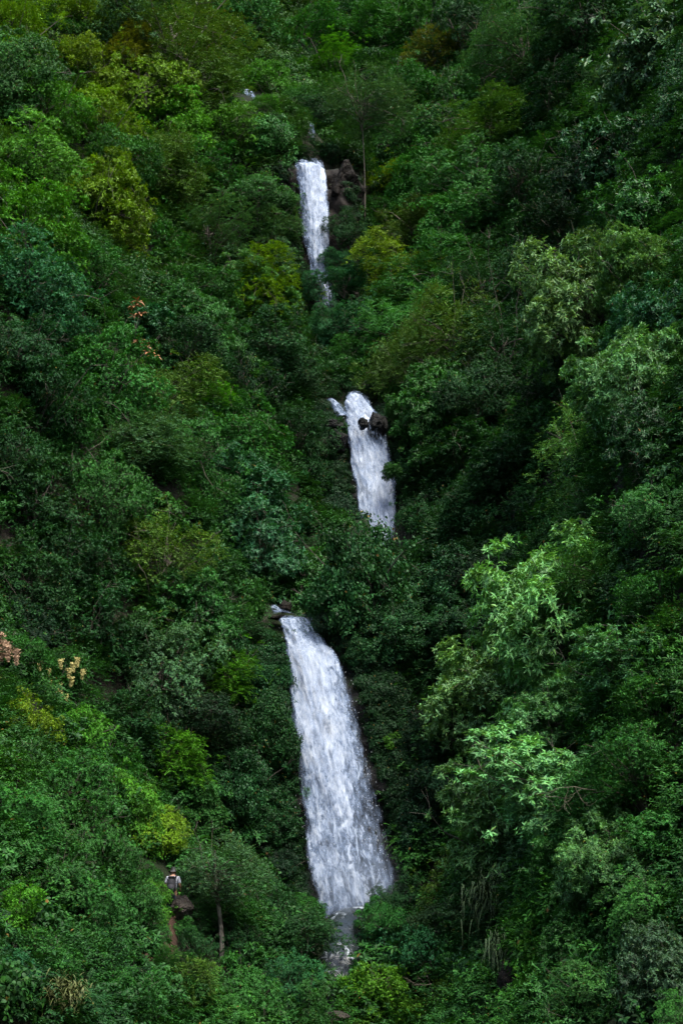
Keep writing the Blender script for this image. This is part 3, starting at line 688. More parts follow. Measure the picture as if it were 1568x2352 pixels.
# ------------------------------------------------------------------ trees, each where it stands on the slope
TREES = [
 # top left slope
 (55, 70, 105, 'fine', 'ye', 'yellow-green tree filling the top left corner'),
 (170, 20, 70, 'small', 'ye', 'yellow-green crown at the top edge beside the corner tree'),
 (195, 150, 72, 'small', 'ye', 'golden-tinged tree below right of the top left corner'),
 (265, 75, 80, 'small', 'gy', 'grey-green tree at the top between the golden and olive trees'),
 (420, 95, 115, 'airy', 'ol', 'large olive-brown airy tree at the top, left of centre'),
 (285, 150, 55, 'frond', 'au', 'small orange-tinged tree beside the golden upper left tree'),
 (345, 215, 80, 'small', 'ye', 'yellowish bright tree below the olive-brown airy tree'),
 (475, 190, 72, 'airy', 'ol', 'brownish tree just left of the tiny topmost cascade'),
 (30, 200, 72, 'small', 'gr', 'dark tree at the left edge below the corner tree'),
 (110, 255, 85, 'small', 'br', 'bright green tree on the upper left slope below the golden tree'),
 (225, 285, 80, 'small', 'ye', 'yellowish dome on the upper left slope below the bright tree'),
 (410, 285, 78, 'small', 'br', 'leafy bright tree left of the topmost cascade'),
 (500, 290, 62, 'small', 'br', 'rounded bright tree below the tiny topmost cascade'),
 (85, 370, 95, 'small', 'br', 'bright tree with a rust sprig at the upper left edge'),
 (255, 385, 78, 'small', 'gr', 'dark tree hollow right of the bright upper left edge tree'),
 (345, 380, 78, 'fine', 'ol', 'olive tree in the middle of the upper left slope'),
 (440, 395, 75, 'small', 'gr', 'green tree level with the upper waterfall lip, far left of it'),
 (205, 465, 88, 'broad', 'ye', 'sunny green tree with upright clumps on the upper left slope'),
 (285, 530, 72, 'small', 'ye', 'lime-topped tree below the sunny upper left tree'),
 (75, 520, 105, 'small', 'br', 'broad bright tree at the left edge level with the upper waterfall'),
 (515, 400, 66, 'small', 'gr', 'vine-hung tree left of the brown rock shoulder'),
 (590, 450, 58, 'small', 'gr', 'leafy dome beside the upper waterfall, left bank'),
 (600, 330, 50, 'vine', 'gr', 'vine-wrapped column of leaves above left of the upper waterfall'),
 # top middle
 (600, 60, 78, 'small', 'gr', 'leafy green tree at the top edge above the topmost cascade'),
 (705, 85, 70, 'small', 'gr', 'rounded dark green tree at the top, centre'),
 (630, 185, 46, 'small', 'br', 'small bright tree right of the tiny topmost cascade'),
 (690, 240, 42, 'small', 'gr', 'small green tree above the hidden cascade'),
 (780, 60, 62, 'small', 'dk', 'dark tree at the top edge right of centre'),
 (870, 75, 74, 'fine', 'gr', 'soft green tree at the top, right of centre'),
 (770, 150, 56, 'frond', 'br', 'lime feathery tree above the slender grey tree'),
 (740, 265, 46, 'small', 'dk', 'dark overhanging tree just above the upper waterfall'),
 (960, 60, 66, 'small', 'gr', 'green tree at the top edge right of the soft green tree'),
 (995, 140, 52, 'frond', 'au', 'orange-gold topped tree on the upper right slope'),
 (930, 215, 62, 'small', 'gr', 'green tree right of the slender grey tree'),
 (1080, 70, 80, 'small', 'dk', 'dark crown at the top edge on the right'),
 (1215, 110, 92, 'airy', 'gy', 'grey airy tree at the top, right side'),
 (1110, 180, 72, 'small', 'gr', 'mid green tree under the dark top edge crown'),
 (1340, 60, 85, 'small', 'dk', 'dark tree at the top edge beside the large-leaved tree'),
 (1270, 230, 85, 'small', 'dg', 'deep shaded tree left of the large-leaved corner tree'),
 (1150, 290, 80, 'fine', 'ol', 'olive tree on the upper right slope'),
 (1030, 300, 74, 'small', 'gr', 'leafy tree below the orange-gold topped tree'),
 (890, 330, 50, 'small', 'gr', 'small green tree at the right of the pale slender trunk'),
 (900, 410, 48, 'fine', 'ye', 'yellowish small tree right of the brown rock shoulder'),
 (1095, 400, 85, 'small', 'gr', 'broad green tree on the upper right slope below the olive tree'),
 (990, 420, 72, 'small', 'gr', 'green crown right of the yellowish small tree'),
 (1200, 410, 82, 'small', 'dk', 'dark crown under the deep shaded upper right tree'),
 (1330, 400, 78, 'small', 'dg', 'shadowed crown left of the big-leaved right edge trees'),
 (1430, 350, 88, 'big', 'dk', 'large-leaved dark tree under the pale top right tree'),
 (1500, 480, 95, 'big', 'gr', 'large-leaved green tree at the right edge, upper part'),
 (1490, 140, 105, 'big', 'gy', 'pale large-leaved tree in the top right corner'),
 # right slope, level with the upper fall foot
 (880, 510, 48, 'small', 'gr', 'green tree on the right bank of the upper waterfall'),
 (800, 545, 46, 'small', 'bl', 'dark bluish bush tree at the foot of the upper waterfall'),
 (960, 530, 68, 'fine', 'ol', 'olive-green tree on the right bank above the yellow-green tree'),
 (1060, 520, 78, 'small', 'gr', 'crown right of the olive-green right bank tree'),
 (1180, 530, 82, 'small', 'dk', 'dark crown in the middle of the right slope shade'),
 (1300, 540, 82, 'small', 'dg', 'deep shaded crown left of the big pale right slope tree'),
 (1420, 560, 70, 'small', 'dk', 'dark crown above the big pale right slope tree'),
 (940, 640, 70, 'fine', 'ye', 'yellow-green tree right of the upper waterfall foot'),
 (820, 640, 48, 'small', 'bl', 'bluish tree right of the thin lower end of the upper waterfall'),
 (1010, 650, 80, 'fine', 'gr', 'soft dark green tree right of the yellow-green tree'),
 (1120, 660, 82, 'airy', 'dk', 'thin dark tree on the shaded right slope'),
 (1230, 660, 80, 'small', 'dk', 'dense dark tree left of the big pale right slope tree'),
 (1500, 625, 95, 'broad', 'pg', 'pale green drooping tree at the right edge'),
 (1390, 710, 120, 'broad', 'pg', 'big pale green tree leaning out from the right slope'),
 (830, 740, 55, 'small', 'bl', 'blue-green tree in the gorge below the upper waterfall'),
 (795, 815, 42, 'small', 'gr', 'green tree filling the gorge above the middle waterfall'),
 (930, 770, 74, 'fine', 'gr', 'green tree on the right bank between upper and middle waterfalls'),
 (1050, 780, 80, 'airy', 'ol', 'brown-green tree on the shaded right slope'),
 (1160, 800, 80, 'airy', 'dk', 'dark thin-stemmed tree in the right slope shade'),
 (900, 855, 58, 'fine', 'ol', 'olive tree just above right of the middle waterfall'),
 (1330, 800, 75, 'broad', 'dk', 'dark drooping crown under the big pale right slope tree'),
 (1500, 770, 98, 'broad', 'bl', 'bluish drooping tree at the right edge below the pale one'),
 (1005, 945, 80, 'broad', 'gr', 'glossy green tree right of the middle waterfall top'),
 (1110, 920, 72, 'small', 'dk', 'dark tree right of the glossy middle waterfall tree'),
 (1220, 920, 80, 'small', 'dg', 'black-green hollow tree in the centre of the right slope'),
 (1480, 905, 105, 'broad', 'pa', 'large pale green tree at the right edge, middle height'),
 (990, 1060, 52, 'broad', 'gr', 'tree reaching a leafy branch over the middle waterfall'),
 (1060, 1060, 80, 'broad', 'dk', 'dark glossy tree right of the middle waterfall'),
 (1170, 1080, 80, 'broad', 'dk', 'dark drooping tree in the shaded middle right'),
 (1500, 1040, 88, 'broad', 'dk', 'dark blue-green tree at the right edge below the large one'),
 (1330, 1060, 95, 'airy', 'pg', 'pale olive airy tree with visible stem, right of centre'),
 (1340, 1210, 92, 'airy', 'gy', 'thin grey-green tree below the pale olive airy tree'),
 (1490, 1190, 100, 'small', 'gr', 'dense green tree at the right edge above the bright pair'),
 (1200, 1200, 72, 'small', 'dg', 'shadowed tree left of the thin grey-green tree'),
 (1080, 1170, 66, 'small', 'dk', 'dark tree above the vine thicket'),
 (960, 1195, 52, 'small', 'dk', 'dark bush tree at the right foot of the middle waterfall'),
 (1150, 1310, 72, 'small', 'dg', 'dark tree right of the vine thicket'),
 (1400, 1330, 85, 'airy', 'gr', 'twiggy green tree above the bright right slope tree'),
 (1510, 1360, 85, 'small', 'gr', 'dense green tree at the right edge beside the twiggy tree'),
 # middle left slope
 (640, 685, 78, 'frond', 'ye', 'lime-green tree left of the upper waterfall foot'),
 (560, 680, 76, 'broad', 'pa', 'pale tree left of the lime-green tree'),
 (490, 545, 76, 'airy', 'gy', 'twiggy grey-green tree left of the upper waterfall foot'),
 (605, 540, 56, 'airy', 'gy', 'grey-green thin tree between twiggy tree and upper waterfall'),
 (385, 560, 70, 'small', 'gr', 'green crown left of the twiggy grey-green tree'),
 (205, 630, 80, 'small', 'gr', 'green tree below the lime-topped upper left tree'),
 (75, 655, 108, 'small', 'bl', 'large blue-green tree at the left edge, upper middle'),
 (150, 765, 88, 'small', 'bl', 'blue-green tree with layered clumps below the large left edge one'),
 (30, 800, 70, 'small', 'dk', 'dark tree at the left edge beside the layered blue-green one'),
 (420, 660, 72, 'small', 'gr', 'green tree left of the pale tree'),
 (480, 740, 72, 'broad', 'gr', 'glossy tree below the pale tree on the left slope'),
 (420, 810, 68, 'small', 'dk', 'dark tree right of the orange-leaved shrub'),
 (620, 800, 78, 'small', 'dk', 'dark tree under the lime-green tree'),
 (690, 870, 58, 'small', 'dk', 'dark tree left of the gorge above the middle waterfall'),
 (560, 880, 66, 'small', 'dg', 'deep shaded tree beside the bright frondy sapling'),
 (490, 930, 62, 'frond', 'br', 'bright frondy sapling in the middle of the left slope'),
 (370, 920, 78, 'fine', 'ol', 'olive soft tree left of the bright frondy sapling'),
 (240, 880, 82, 'small', 'gr', 'green tree below the layered blue-green tree'),
 (90, 910, 90, 'small', 'dk', 'dark leafy tree at the left edge, middle height'),
 (160, 1020, 85, 'small', 'gr', 'green tree under the dark left edge tree, middle height'),
 (320, 1010, 80, 'fine', 'gy', 'grey-green dome in the middle of the left slope'),
 (30, 1050, 72, 'small', 'dk', 'dark crown at the left edge beside the middle green tree'),
 (440, 1060, 78, 'small', 'gr', 'green tree right of the grey-green dome'),
 (560, 1010, 74, 'small', 'gr', 'green tree below right of the frondy sapling'),
 (670, 990, 64, 'small', 'dk', 'dark tree left of the side cascade'),
 (700, 1085, 50, 'small', 'dk', 'dark tree on the left bank of the middle waterfall'),
 (625, 1130, 85, 'broad', 'bl', 'blue-green leafy tree left of the middle waterfall'),
 (80, 1160, 90, 'small', 'dk', 'dark green tree at the left edge, centre height'),
 (235, 1140, 80, 'small', 'gr', 'green crown below the grey-green dome'),
 (500, 1180, 72, 'small', 'gr', 'green crown left of the blue-green leafy tree'),
 (345, 1300, 88, 'airy', 'ol', 'yellow-topped tree on the left slope'),
 (600, 1275, 88, 'broad', 'bl', 'pale blue-green tree above left of the lower waterfall lip'),
 (690, 1325, 80, 'broad', 'gr', 'tree overhanging the lip of the lower waterfall'),
 (170, 1280, 82, 'small', 'dk', 'dark crown left of the yellow-topped tree'),
 (55, 1340, 80, 'small', 'dk', 'dark shaded crown at the left edge above the pink plumes'),
 (200, 1420, 90, 'small', 'dk', 'dark tree below left of the yellow-topped tree'),
 (440, 1420, 88, 'broad', 'gr', 'glossy green tree below the yellow-topped tree'),
 (560, 1420, 62, 'broad', 'gr', 'green tree left of the lower waterfall lip'),
 (90, 1450, 64, 'small', 'dg', 'dark crown behind the pink and cream plume shrubs'),
 (510, 1545, 66, 'frond', 'br', 'tree with drooping bright fronds left of the lower waterfall'),
 (350, 1540, 95, 'small', 'gy', 'grey-green spreading tree right of the cream plumes'),
 (430, 1650, 62, 'small', 'dg', 'very dark tree below the grey-green spreading tree'),
 (300, 1670, 74, 'small', 'dk', 'dark crown under the grey-green spreading tree'),
 # right slope, lower part
 (1090, 1440, 72, 'broad', 'dk', 'dark tree left of the bright right slope tree'),
 (1010, 1560, 70, 'small', 'bl', 'blue-green bush tree below the vine thicket'),
 (1060, 1650, 75, 'small', 'dk', 'dark tree under the bright right slope tree'),
 (980, 1690, 66, 'small', 'dg', 'shadowed tree right of the lower waterfall'),
 (1010, 1800, 72, 'small', 'dg', 'black-green tree right of the lower waterfall, lower down'),
 (1290, 1465, 172, 'broad', 'pg', 'large bright pale green tree on the right slope'),
 (1165, 1590, 128, 'broad', 'pg', 'bright rounded tree bulging toward the lower waterfall'),
 (1440, 1540, 105, 'broad', 'pa', 'glossy tree right of the large bright tree'),
 (1510, 1640, 80, 'small', 'gr', 'dense green tree at the right edge, lower middle'),
 (1330, 1650, 95, 'broad', 'pa', 'pale green tree under the large bright tree'),
 (1290, 1715, 45, 'broad', 'pg', 'small tree with pale upright sprigs between the two bright trees'),
 (1190, 1730, 70, 'small', 'dk', 'dark green crown above the lower bright tree'),
 (1500, 1780, 92, 'small', 'gr', 'dense leafy tree at the right edge beside the lower bright tree'),
 (1270, 1830, 150, 'broad', 'pg', 'lower bright tree with a pale bent limb on the right'),
 (1120, 1925, 118, 'broad', 'pg', 'bright drooping tree close to the lower waterfall foot'),
 (1380, 1870, 88, 'small', 'gr', 'green tree behind the lower bright tree'),
 (1500, 1930, 85, 'small', 'gr', 'green tree at the right edge, low down'),
 (1400, 2000, 88, 'broad', 'pa', 'pale drooping tree right of the hanging grass'),
 (1290, 2000, 72, 'broad', 'gr', 'green tree above the hanging grass'),
 (1040, 2020, 68, 'small', 'ol', 'olive bushy tree right of the lower waterfall foot'),
 (1490, 2080, 80, 'small', 'gr', 'green tree at the right edge above the corner shrub'),
]
for X, Y, R, k, c, lab in TREES:
    tree(X, Y, R, k, c, lab)

# the slender tree above the upper fall and the pale-trunked tree by the path stand on tall bare stems
def tall_tree(X, Ytop, R, Yfoot, d, kind, col, label, bark_mat, rad):
    if d is None: d = on_slope(X + 4, Yfoot, .1)[1]
    P, Q = at(X, Ytop, d), at(X + 4, Yfoot, d + .3)
    k = px_per_m(P); s = R / k / R0; pr = PROTO[kind][0]
    e = obj('slender_tree', None, loc=Q); tag(e, label, 'tree', 'trees on the gorge slopes')
    h = P[2] - Q[2]
    V, Fc = [], []
    tube((V, Fc), [(math.sin(t * 5) * .12 + (P[0] - Q[0]) * t, (P[1] - Q[1]) * t, -1 + t * (h + 1 + .5 * R0 * s)) for t in np.linspace(0, 1, 16)], np.linspace(rad, rad * .35, 16), 8)
    obj('trunk', mesh_np('trunk', V, Fc, bark_mat, smooth=True), e)
    for part in ('limbs', 'crown'):
        o = obj(part, pr[part], e); o.scale = (s, s, s); o.location = (P[0] - Q[0], P[1] - Q[1], h - HC * s)
        if part == 'crown': o.color = (*PAL[col], 1)
tall_tree(832, 235, 92, 520, 128, 'airy', 'gy', 'slender grey-green tree with tall pale stem above right of the upper waterfall', M['bark'], .075)
tall_tree(500, 2000, 92, 2215, None, 'airy', 'gy', 'grey-green tree with a pale lichen-patched trunk near the footpath', M['bark_pale'], .12)

# ------------------------------------------------------------------ vines and shrubs
def shrub(X, Y, R, kind, col, label, above=.75, name='leafy_shrub', cat='shrub', group='shrubs on the lower slopes', sz=None, d=None):
    return tree(X, Y, R, kind, col, label, group, above, name, cat, None, sz, d)
VINES = [
 (870, 1345, 105, 'vine', 'dk', 'dark heart-leaved vine thicket covering the hump under the middle waterfall'),
 (1000, 1330, 85, 'vine', 'dk', 'right half of the dark vine hump under the middle waterfall'),
 (820, 1400, 70, 'vine', 'dk', 'vine thicket lobe right of the lower waterfall lip'),
 (930, 1450, 80, 'vine', 'dk', 'hanging vine mass above the dark hollow beside the lower waterfall'),
 (590, 1560, 62, 'vine', 'dk', 'vine-clad bank left of the lower waterfall top'),
 (600, 1690, 66, 'vine', 'dk', 'vine-clad bank left of the lower waterfall middle'),
 (560, 1800, 72, 'vine', 'dk', 'ivy-covered wall left of the lower waterfall'),
 (620, 1860, 58, 'vine', 'dk', 'ivy curtain close to the left edge of the lower waterfall'),
 (950, 1870, 56, 'vine', 'dg', 'dark creeper on the wall right of the lower waterfall foot'),
]
for X, Y, R, k, c, lab in VINES:
    shrub(X, Y, R, k, c, lab, 1.0, 'vine_thicket', 'vine', 'vines over the rocks')
SHRUBS = [
 (45, 1660, 66, 'small', 'ye', 'yellowish leafy shrub at the left edge below the cream plumes'),
 (190, 1720, 70, 'small', 'br', 'bright green shrub under the cream plume shrub'),
 (370, 1770, 66, 'frond', 'br', 'bright frondy shrub left of the ivy-covered wall'),
 (265, 1800, 66, 'small', 'gr', 'green shrub left of the bright frondy shrub'),
 (40, 1770, 78, 'small', 'pa', 'pale green shrub at the left edge, lower middle'),
 (140, 1830, 74, 'small', 'gr', 'green shrub right of the pale left edge shrub'),
 (440, 1850, 62, 'small', 'gr', 'green shrub above the yellow-flowered bush'),
 (60, 1900, 80, 'small', 'gr', 'leafy shrub at the left edge below the pale one'),
 (190, 1925, 78, 'small', 'gr', 'dense leafy shrub between the left edge and the yellow-flowered bush'),
 (300, 1880, 60, 'small', 'br', 'bright shrub left of the yellow-flowered bush'),
 (355, 1925, 52, 'small', 'ye', 'yellow-flowered bush above the hiker'),
 (100, 2015, 80, 'small', 'gr', 'broad leafy shrub on the lower left slope'),
 (245, 2010, 72, 'small', 'gr', 'leafy shrub left of the hiker'),
 (40, 2110, 76, 'small', 'br', 'bright shrub at the left edge, low down'),
 (180, 2110, 72, 'small', 'gr', 'green shrub below left of the hiker'),
 (300, 2110, 60, 'small', 'gr', 'leafy shrub left of the path boulder'),
 (120, 2215, 74, 'small', 'gr', 'green shrub above the golden grass tuft'),
 (250, 2225, 66, 'small', 'dk', 'dark leafy shrub left of the bare footpath'),
 (35, 2270, 62, 'small', 'bl', 'blue-green shrub in the bottom left corner'),
 (290, 2305, 74, 'small', 'gr', 'low green shrub at the bottom edge below the footpath'),
 (420, 2275, 62, 'frond', 'ol', 'olive feathery shrub below the footpath'),
 (545, 2300, 74, 'small', 'gr', 'green shrub at the bottom edge left of the stream'),
 (575, 2200, 60, 'small', 'dk', 'dark shrub right of the pale-trunked tree'),
 (690, 2160, 74, 'small', 'dk', 'dark round shrub left of the stream below the waterfall'),
 (640, 2260, 60, 'small', 'bl', 'blue-green shrub left of the stream, low down'),
 (680, 2335, 50, 'small', 'gr', 'small shrub at the bottom edge beside the stream'),
 (900, 2190, 72, 'small', 'bl', 'blue-green shrub right of the stream'),
 (1000, 2150, 66, 'small', 'gy', 'grey-green shrub left of the hanging grass'),
 (1040, 2240, 68, 'small', 'gr', 'green shrub right of the blue-green stream shrub'),
 (880, 2300, 72, 'small', 'br', 'bright green shrub at the bottom edge right of the stream'),
 (1010, 2330, 62, 'frond', 'ol', 'olive feathery shrub at the bottom edge, right of centre'),
 (1230, 2190, 54, 'broad', 'br', 'bright rosette shrub right of the hanging grass'),
 (1240, 2290, 60, 'small', 'br', 'bright green shrub at the bottom edge, right side'),
 (1340, 2170, 62, 'broad', 'gr', 'green drooping shrub in the dark hollow at lower right'),
 (1370, 2290, 66, 'small', 'gr', 'yellow-flecked shrub at the bottom edge, lower right'),
 (1420, 2190, 60, 'small', 'dk', 'dark shrub left of the pale corner shrub'),
 (1530, 2240, 84, 'broad', 'gy', 'pale grey-green shrub in the bottom right corner'),
 (1555, 2335, 60, 'small', 'gr', 'green shrub cut by the bottom right corner'),
 (1120, 2320, 50, 'small', 'dk', 'dark low shrub at the bottom edge under the hanging grass'),
]
BANK = [
 (640, 470, 30, 'small', 'gr', 'small bush against the left rock shoulder of the upper waterfall', 122.6),
 (650, 535, 32, 'small', 'dk', 'dark bush at the left edge of the upper waterfall foot', 121.6),
 (655, 605, 34, 'small', 'gy', 'grey-green bush left of the thin end of the upper waterfall', 120.4),
 (785, 520, 34, 'small', 'dk', 'dark bush covering the rock right of the upper waterfall', 121.2),
 (776, 590, 24, 'small', 'bl', 'blue-green bush lapping over the upper waterfall foot', 120.2),
 (790, 650, 36, 'small', 'bl', 'bluish bush right of the last thread of the upper waterfall', 119.2),
 (760, 755, 40, 'small', 'bl', 'grey-blue bush under the last thread of the upper waterfall', 115.5),
 (745, 1000, 36, 'small', 'dk', 'dark bush on the ledge left of the middle waterfall', 98.8),
 (742, 1095, 36, 'small', 'dk', 'dark bush hugging the left edge of the middle waterfall', 97.6),
 (766, 1190, 40, 'vine', 'dg', 'black-green creeper at the left foot of the middle waterfall', 96.4),
 (795, 1280, 42, 'vine', 'dk', 'creeper mound in front of the left foot of the middle waterfall', 94.5),
 (885, 1305, 34, 'vine', 'gr', 'leafy mound in front of the middle waterfall foot', 94.0),
 (930, 935, 26, 'broad', 'gr', 'glossy bush behind the large black mossy boulder', 99.0),
 (962, 1150, 30, 'small', 'dk', 'dark bush at the right edge of the middle waterfall', 96.5),
 (610, 1470, 40, 'small', 'dk', 'dark bush left of the lower waterfall lip', 79.3),
 (760, 1440, 32, 'vine', 'dg', 'black creeper hanging right of the lower waterfall lip', 80.2),
 (625, 1540, 38, 'vine', 'dk', 'creeper on the wall left of the lower waterfall top', 77.6),
 (630, 1625, 40, 'vine', 'dk', 'creeper on the wall left of the upper half of the lower waterfall', 76.7),
 (640, 1715, 42, 'vine', 'dk', 'dark creeper beside the left middle of the lower waterfall', 75.8),
 (645, 1800, 44, 'vine', 'dk', 'dark creeper beside the lower left of the lower waterfall', 75.0),
 (648, 1900, 44, 'vine', 'dk', 'green creeper curtain at the lower left of the lower waterfall', 74.2),
 (650, 1990, 42, 'vine', 'dg', 'black creeper at the left foot of the lower waterfall', 73.4),
 (620, 2090, 56, 'small', 'dk', 'dark bush under the left foot of the lower waterfall', None),
 (700, 2115, 46, 'small', 'gr', 'green bush in front of the lower waterfall pool', None),
 (880, 2110, 50, 'small', 'gr', 'green bush right of the lower waterfall pool', None),
 (930, 2060, 46, 'small', 'dk', 'dark bush at the right foot of the lower waterfall', None),
 (893, 1572, 26, 'broad', 'br', 'bright creeper hanging from the dark wall right of the lower waterfall', 77.7),
 (905, 1705, 20, 'broad', 'br', 'small bright creeper lower on the dark wall right of the lower waterfall', 76.3),
 (700, 2095, 34, 'small', 'gr', 'green bush crossing the foot of the lower waterfall', 70.8),
 (714, 325, 15, 'small', 'dk', 'small dark bush in front of the hidden cascade', 131.5),
 (885, 2080, 32, 'small', 'dk', 'dark bush covering the right corner of the lower waterfall foot', 72.0),
 (736, 655, 30, 'small', 'bl', 'bush hiding the tail of the upper waterfall', 120.0),
 (742, 590, 20, 'small', 'bl', 'bluish bush hanging over the middle of the upper waterfall foot', 120.6),
 (752, 735, 34, 'small', 'bl', 'bush closing the lower end of the upper waterfall', 118.0),
 (800, 880, 26, 'small', 'dk', 'dark bush above the head of the middle waterfall', None),
 (765, 905, 20, 'small', 'dk', 'small dark bush above the side cascade', None),
 (855, 905, 28, 'small', 'dg', 'shadowed bush above right of the middle waterfall head', None),
 (606, 245, 22, 'small', 'br', 'small bright bush right of the topmost cascade foot', None),
 (540, 240, 20, 'small', 'gr', 'small bush left of the topmost cascade foot', None),
 (700, 362, 22, 'small', 'dg', 'black-green bush behind the upper waterfall lip', None),
 (750, 350, 26, 'small', 'dk', 'dark bush above the right rock shoulder', None),
 (903, 1085, 17, 'broad', 'gr', 'leafy branch tip hanging over the right edge of the middle waterfall', 96.0),
 (850, 1500, 34, 'vine', 'dk', 'hanging creeper tip above the dark hollow', 78.6),
 (420, 2130, 26, 'small', 'gr', 'small plant beside the footpath under the boulder', None),
 (366, 2075, 34, 'small', 'br', 'bright bush covering the legs of the hiker on the left', None),
 (400, 2062, 20, 'small', 'gr', 'small bush in front of the legs of the hiker', None),
 (455, 2180, 40, 'small', 'dk', 'dark bush between the footpath and the pale-trunked tree', None),
 (460, 2110, 34, 'frond', 'dk', 'dark ferny bush right of the path boulder', None),
 (540, 2140, 40, 'small', 'dg', 'shadowed bush behind the pale-trunked tree', None),
 (352, 2165, 30, 'small', 'gr', 'green bush leaning over the bare footpath from the left', None),
 (372, 2225, 32, 'frond', 'gr', 'ferny bush in front of the bare footpath', None),
 (345, 2010, 30, 'small', 'gr', 'leafy bush at the left shoulder of the hiker', None),
 (425, 2040, 28, 'small', 'dk', 'small dark bush right of the hiker', None),
]
for X, Y, R, k, c, lab, d in BANK:
    shrub(X, Y, R, k, c, lab, 1.0, 'bank_bush', 'bush', 'bushes along the water', d=d)
for X, Y, R, k, c, lab in SHRUBS:
    shrub(X, Y, R, k, c, lab)

def plume_shrub(X, Y, R, mat, label, spots, size, seed):
    e = shrub(X, Y, R, 'small', 'gr', label, name='flowering_shrub', group='flowering shrubs on the left slope')
    g = np.random.default_rng(seed)
    bpy.context.view_layer.update()
    inv = np.array(e.matrix_world.inverted())
    P0 = np.array(e.location) + np.array([0, 0, HC * e.scale[2]])
    for X2, Y2 in spots:
        off = (P0[1] - R / px_per_m(P0) * 1.9)
        p = at(X2, Y2, off + g.uniform(-.3, .3)); n = 420
        t = g.random(n); rr = size * (.45 * (1 - t) + .12)
        V = p + np.stack([g.normal(0, 1, n) * rr * .5, g.normal(0, 1, n) * rr * .5, (t - .5) * size * 2.3 * -1], 1)
        V[:, 0] += (t ** 2) * g.normal(0, .12) * size
        ax = norm(g.normal(0, .6, (n, 3)) + np.array([0, 0, -.5]))
        vv, tt, cc = leaves(V, ax, g.normal(size=(n, 3)), np.full(n, .075), np.full(n, .04), DIAMOND, t, t, t)
        vv = (inv[:3, :3] @ vv.T).T + inv[:3, 3]
        obj('flower_plume', mesh_np('flower_plume', vv, tt, mat), e)
plume_shrub(135, 1590, 78, M['cream'], 'shrub hung with cream flower plumes on the left slope',
            [(92, 1528), (140, 1525), (168, 1532), (178, 1520), (160, 1545), (112, 1545), (88, 1562), (113, 1572), (92, 1578), (138, 1580), (80, 1590), (103, 1592), (165, 1565), (190, 1548), (140, 1600), (152, 1605), (128, 1588), (164, 1662)], .17, 4)
plume_shrub(15, 1500, 56, M['pink'], 'shrub with salmon pink plumes at the left edge', [(2, 1470), (14, 1490), (4, 1500), (20, 1500), (38, 1508)], .26, 5)

def rosette_shrub(X, Y, R, label, spots):
    e = shrub(X, Y, R, 'big', 'bl', label, name='rosette_shrub', group='flowering shrubs on the left slope')
    g = np.random.default_rng(77); bpy.context.view_layer.update(); inv = np.array(e.matrix_world.inverted())
    P0 = np.array(e.location) + np.array([0, 0, HC * e.scale[2]])
    for X2, Y2 in spots:
        p = at(X2, Y2, P0[1] - R / px_per_m(P0) * 1.3); n = 9
        ph = np.arange(n) * 2.4 + g.uniform(0, 6); ax = np.stack([np.cos(ph), np.sin(ph) * .7 - .3, g.uniform(-.5, .6, n)], 1)
        vv, tt, cc = leaves(np.repeat(p[None], n, 0), ax, np.tile([0, -.5, 1.0], (n, 1)), g.uniform(.4, .62, n), g.uniform(.13, .2, n), OVAL, ph, ph, ph)
        vv = (inv[:3, :3] @ vv.T).T + inv[:3, 3]
        obj('orange_rosette', mesh_np('orange_rosette', vv, tt, M['orange_leaf']), e)
rosette_shrub(318, 745, 62, 'large-leaved shrub with orange leaf rosettes on the left slope', [(316, 692), (308, 703), (322, 722), (312, 727), (318, 785), (333, 795), (345, 810), (355, 817)])

def grass_tuft(X, Y, d, R, mat, label, n, droop, seed, wide=1.0):
    g = np.random.default_rng(seed); P = at(X, Y, d); r = R / px_per_m(P)
    V, T = [], []
    for i in range(n):
        ph = g.uniform(0, 6.28); o = norm(np.array([math.cos(ph), math.sin(ph) - .4, 0]) + g.normal(0, .3, 3) * np.array([1, 1, 0])); s = np.array([-o[1], o[0], 0])
        b = np.array([g.normal(0, .45) * r * wide, g.normal(0, .3) * r, g.normal(.1, .35) * r]); L = r * g.uniform(.5, 1.35); w = g.uniform(.02, .04); dp = droop * g.uniform(.6, 1.5); up = g.uniform(.3, .9)
        c = len(V)
        for q in np.linspace(0, 1, 6):
            p = b + o * L * (.35 * q + .12 * q * q) + np.array([0, 0, L * (q * up - dp * q * q)])
            ww = w * (1 - q * .95)
            V += [p + s * ww, p - s * ww]
        T += [(c + 2 * j, c + 2 * j + 1, c + 2 * j + 3, c + 2 * j + 2) for j in range(5)]
    o = obj('grass_tuft', mesh_np('grass_tuft', V, T, mat), loc=P)
    return tag(o, label, 'grass', 'grass tufts')
qq = on_slope(1130, 2080, 1.0)
grass_tuft(1130, 2060, qq[1] - 1.2, 60, M['dry_grass'], 'hanging tuft of long dry-green grass on the lower right bank', 900, .95, 1)
qq = on_slope(1140, 2190, 1.0)
grass_tuft(1140, 2180, qq[1] - 1.0, 46, M['dry_grass'], 'second smaller hanging grass tuft under the large one', 380, 1.0, 2, .6)
gt = on_slope(140, 2290, .8)
grass_tuft(140, 2290, gt[1] - .6, 55, M['gold_grass'], 'golden-green grass tuft near the bottom left corner', 520, .7, 3)

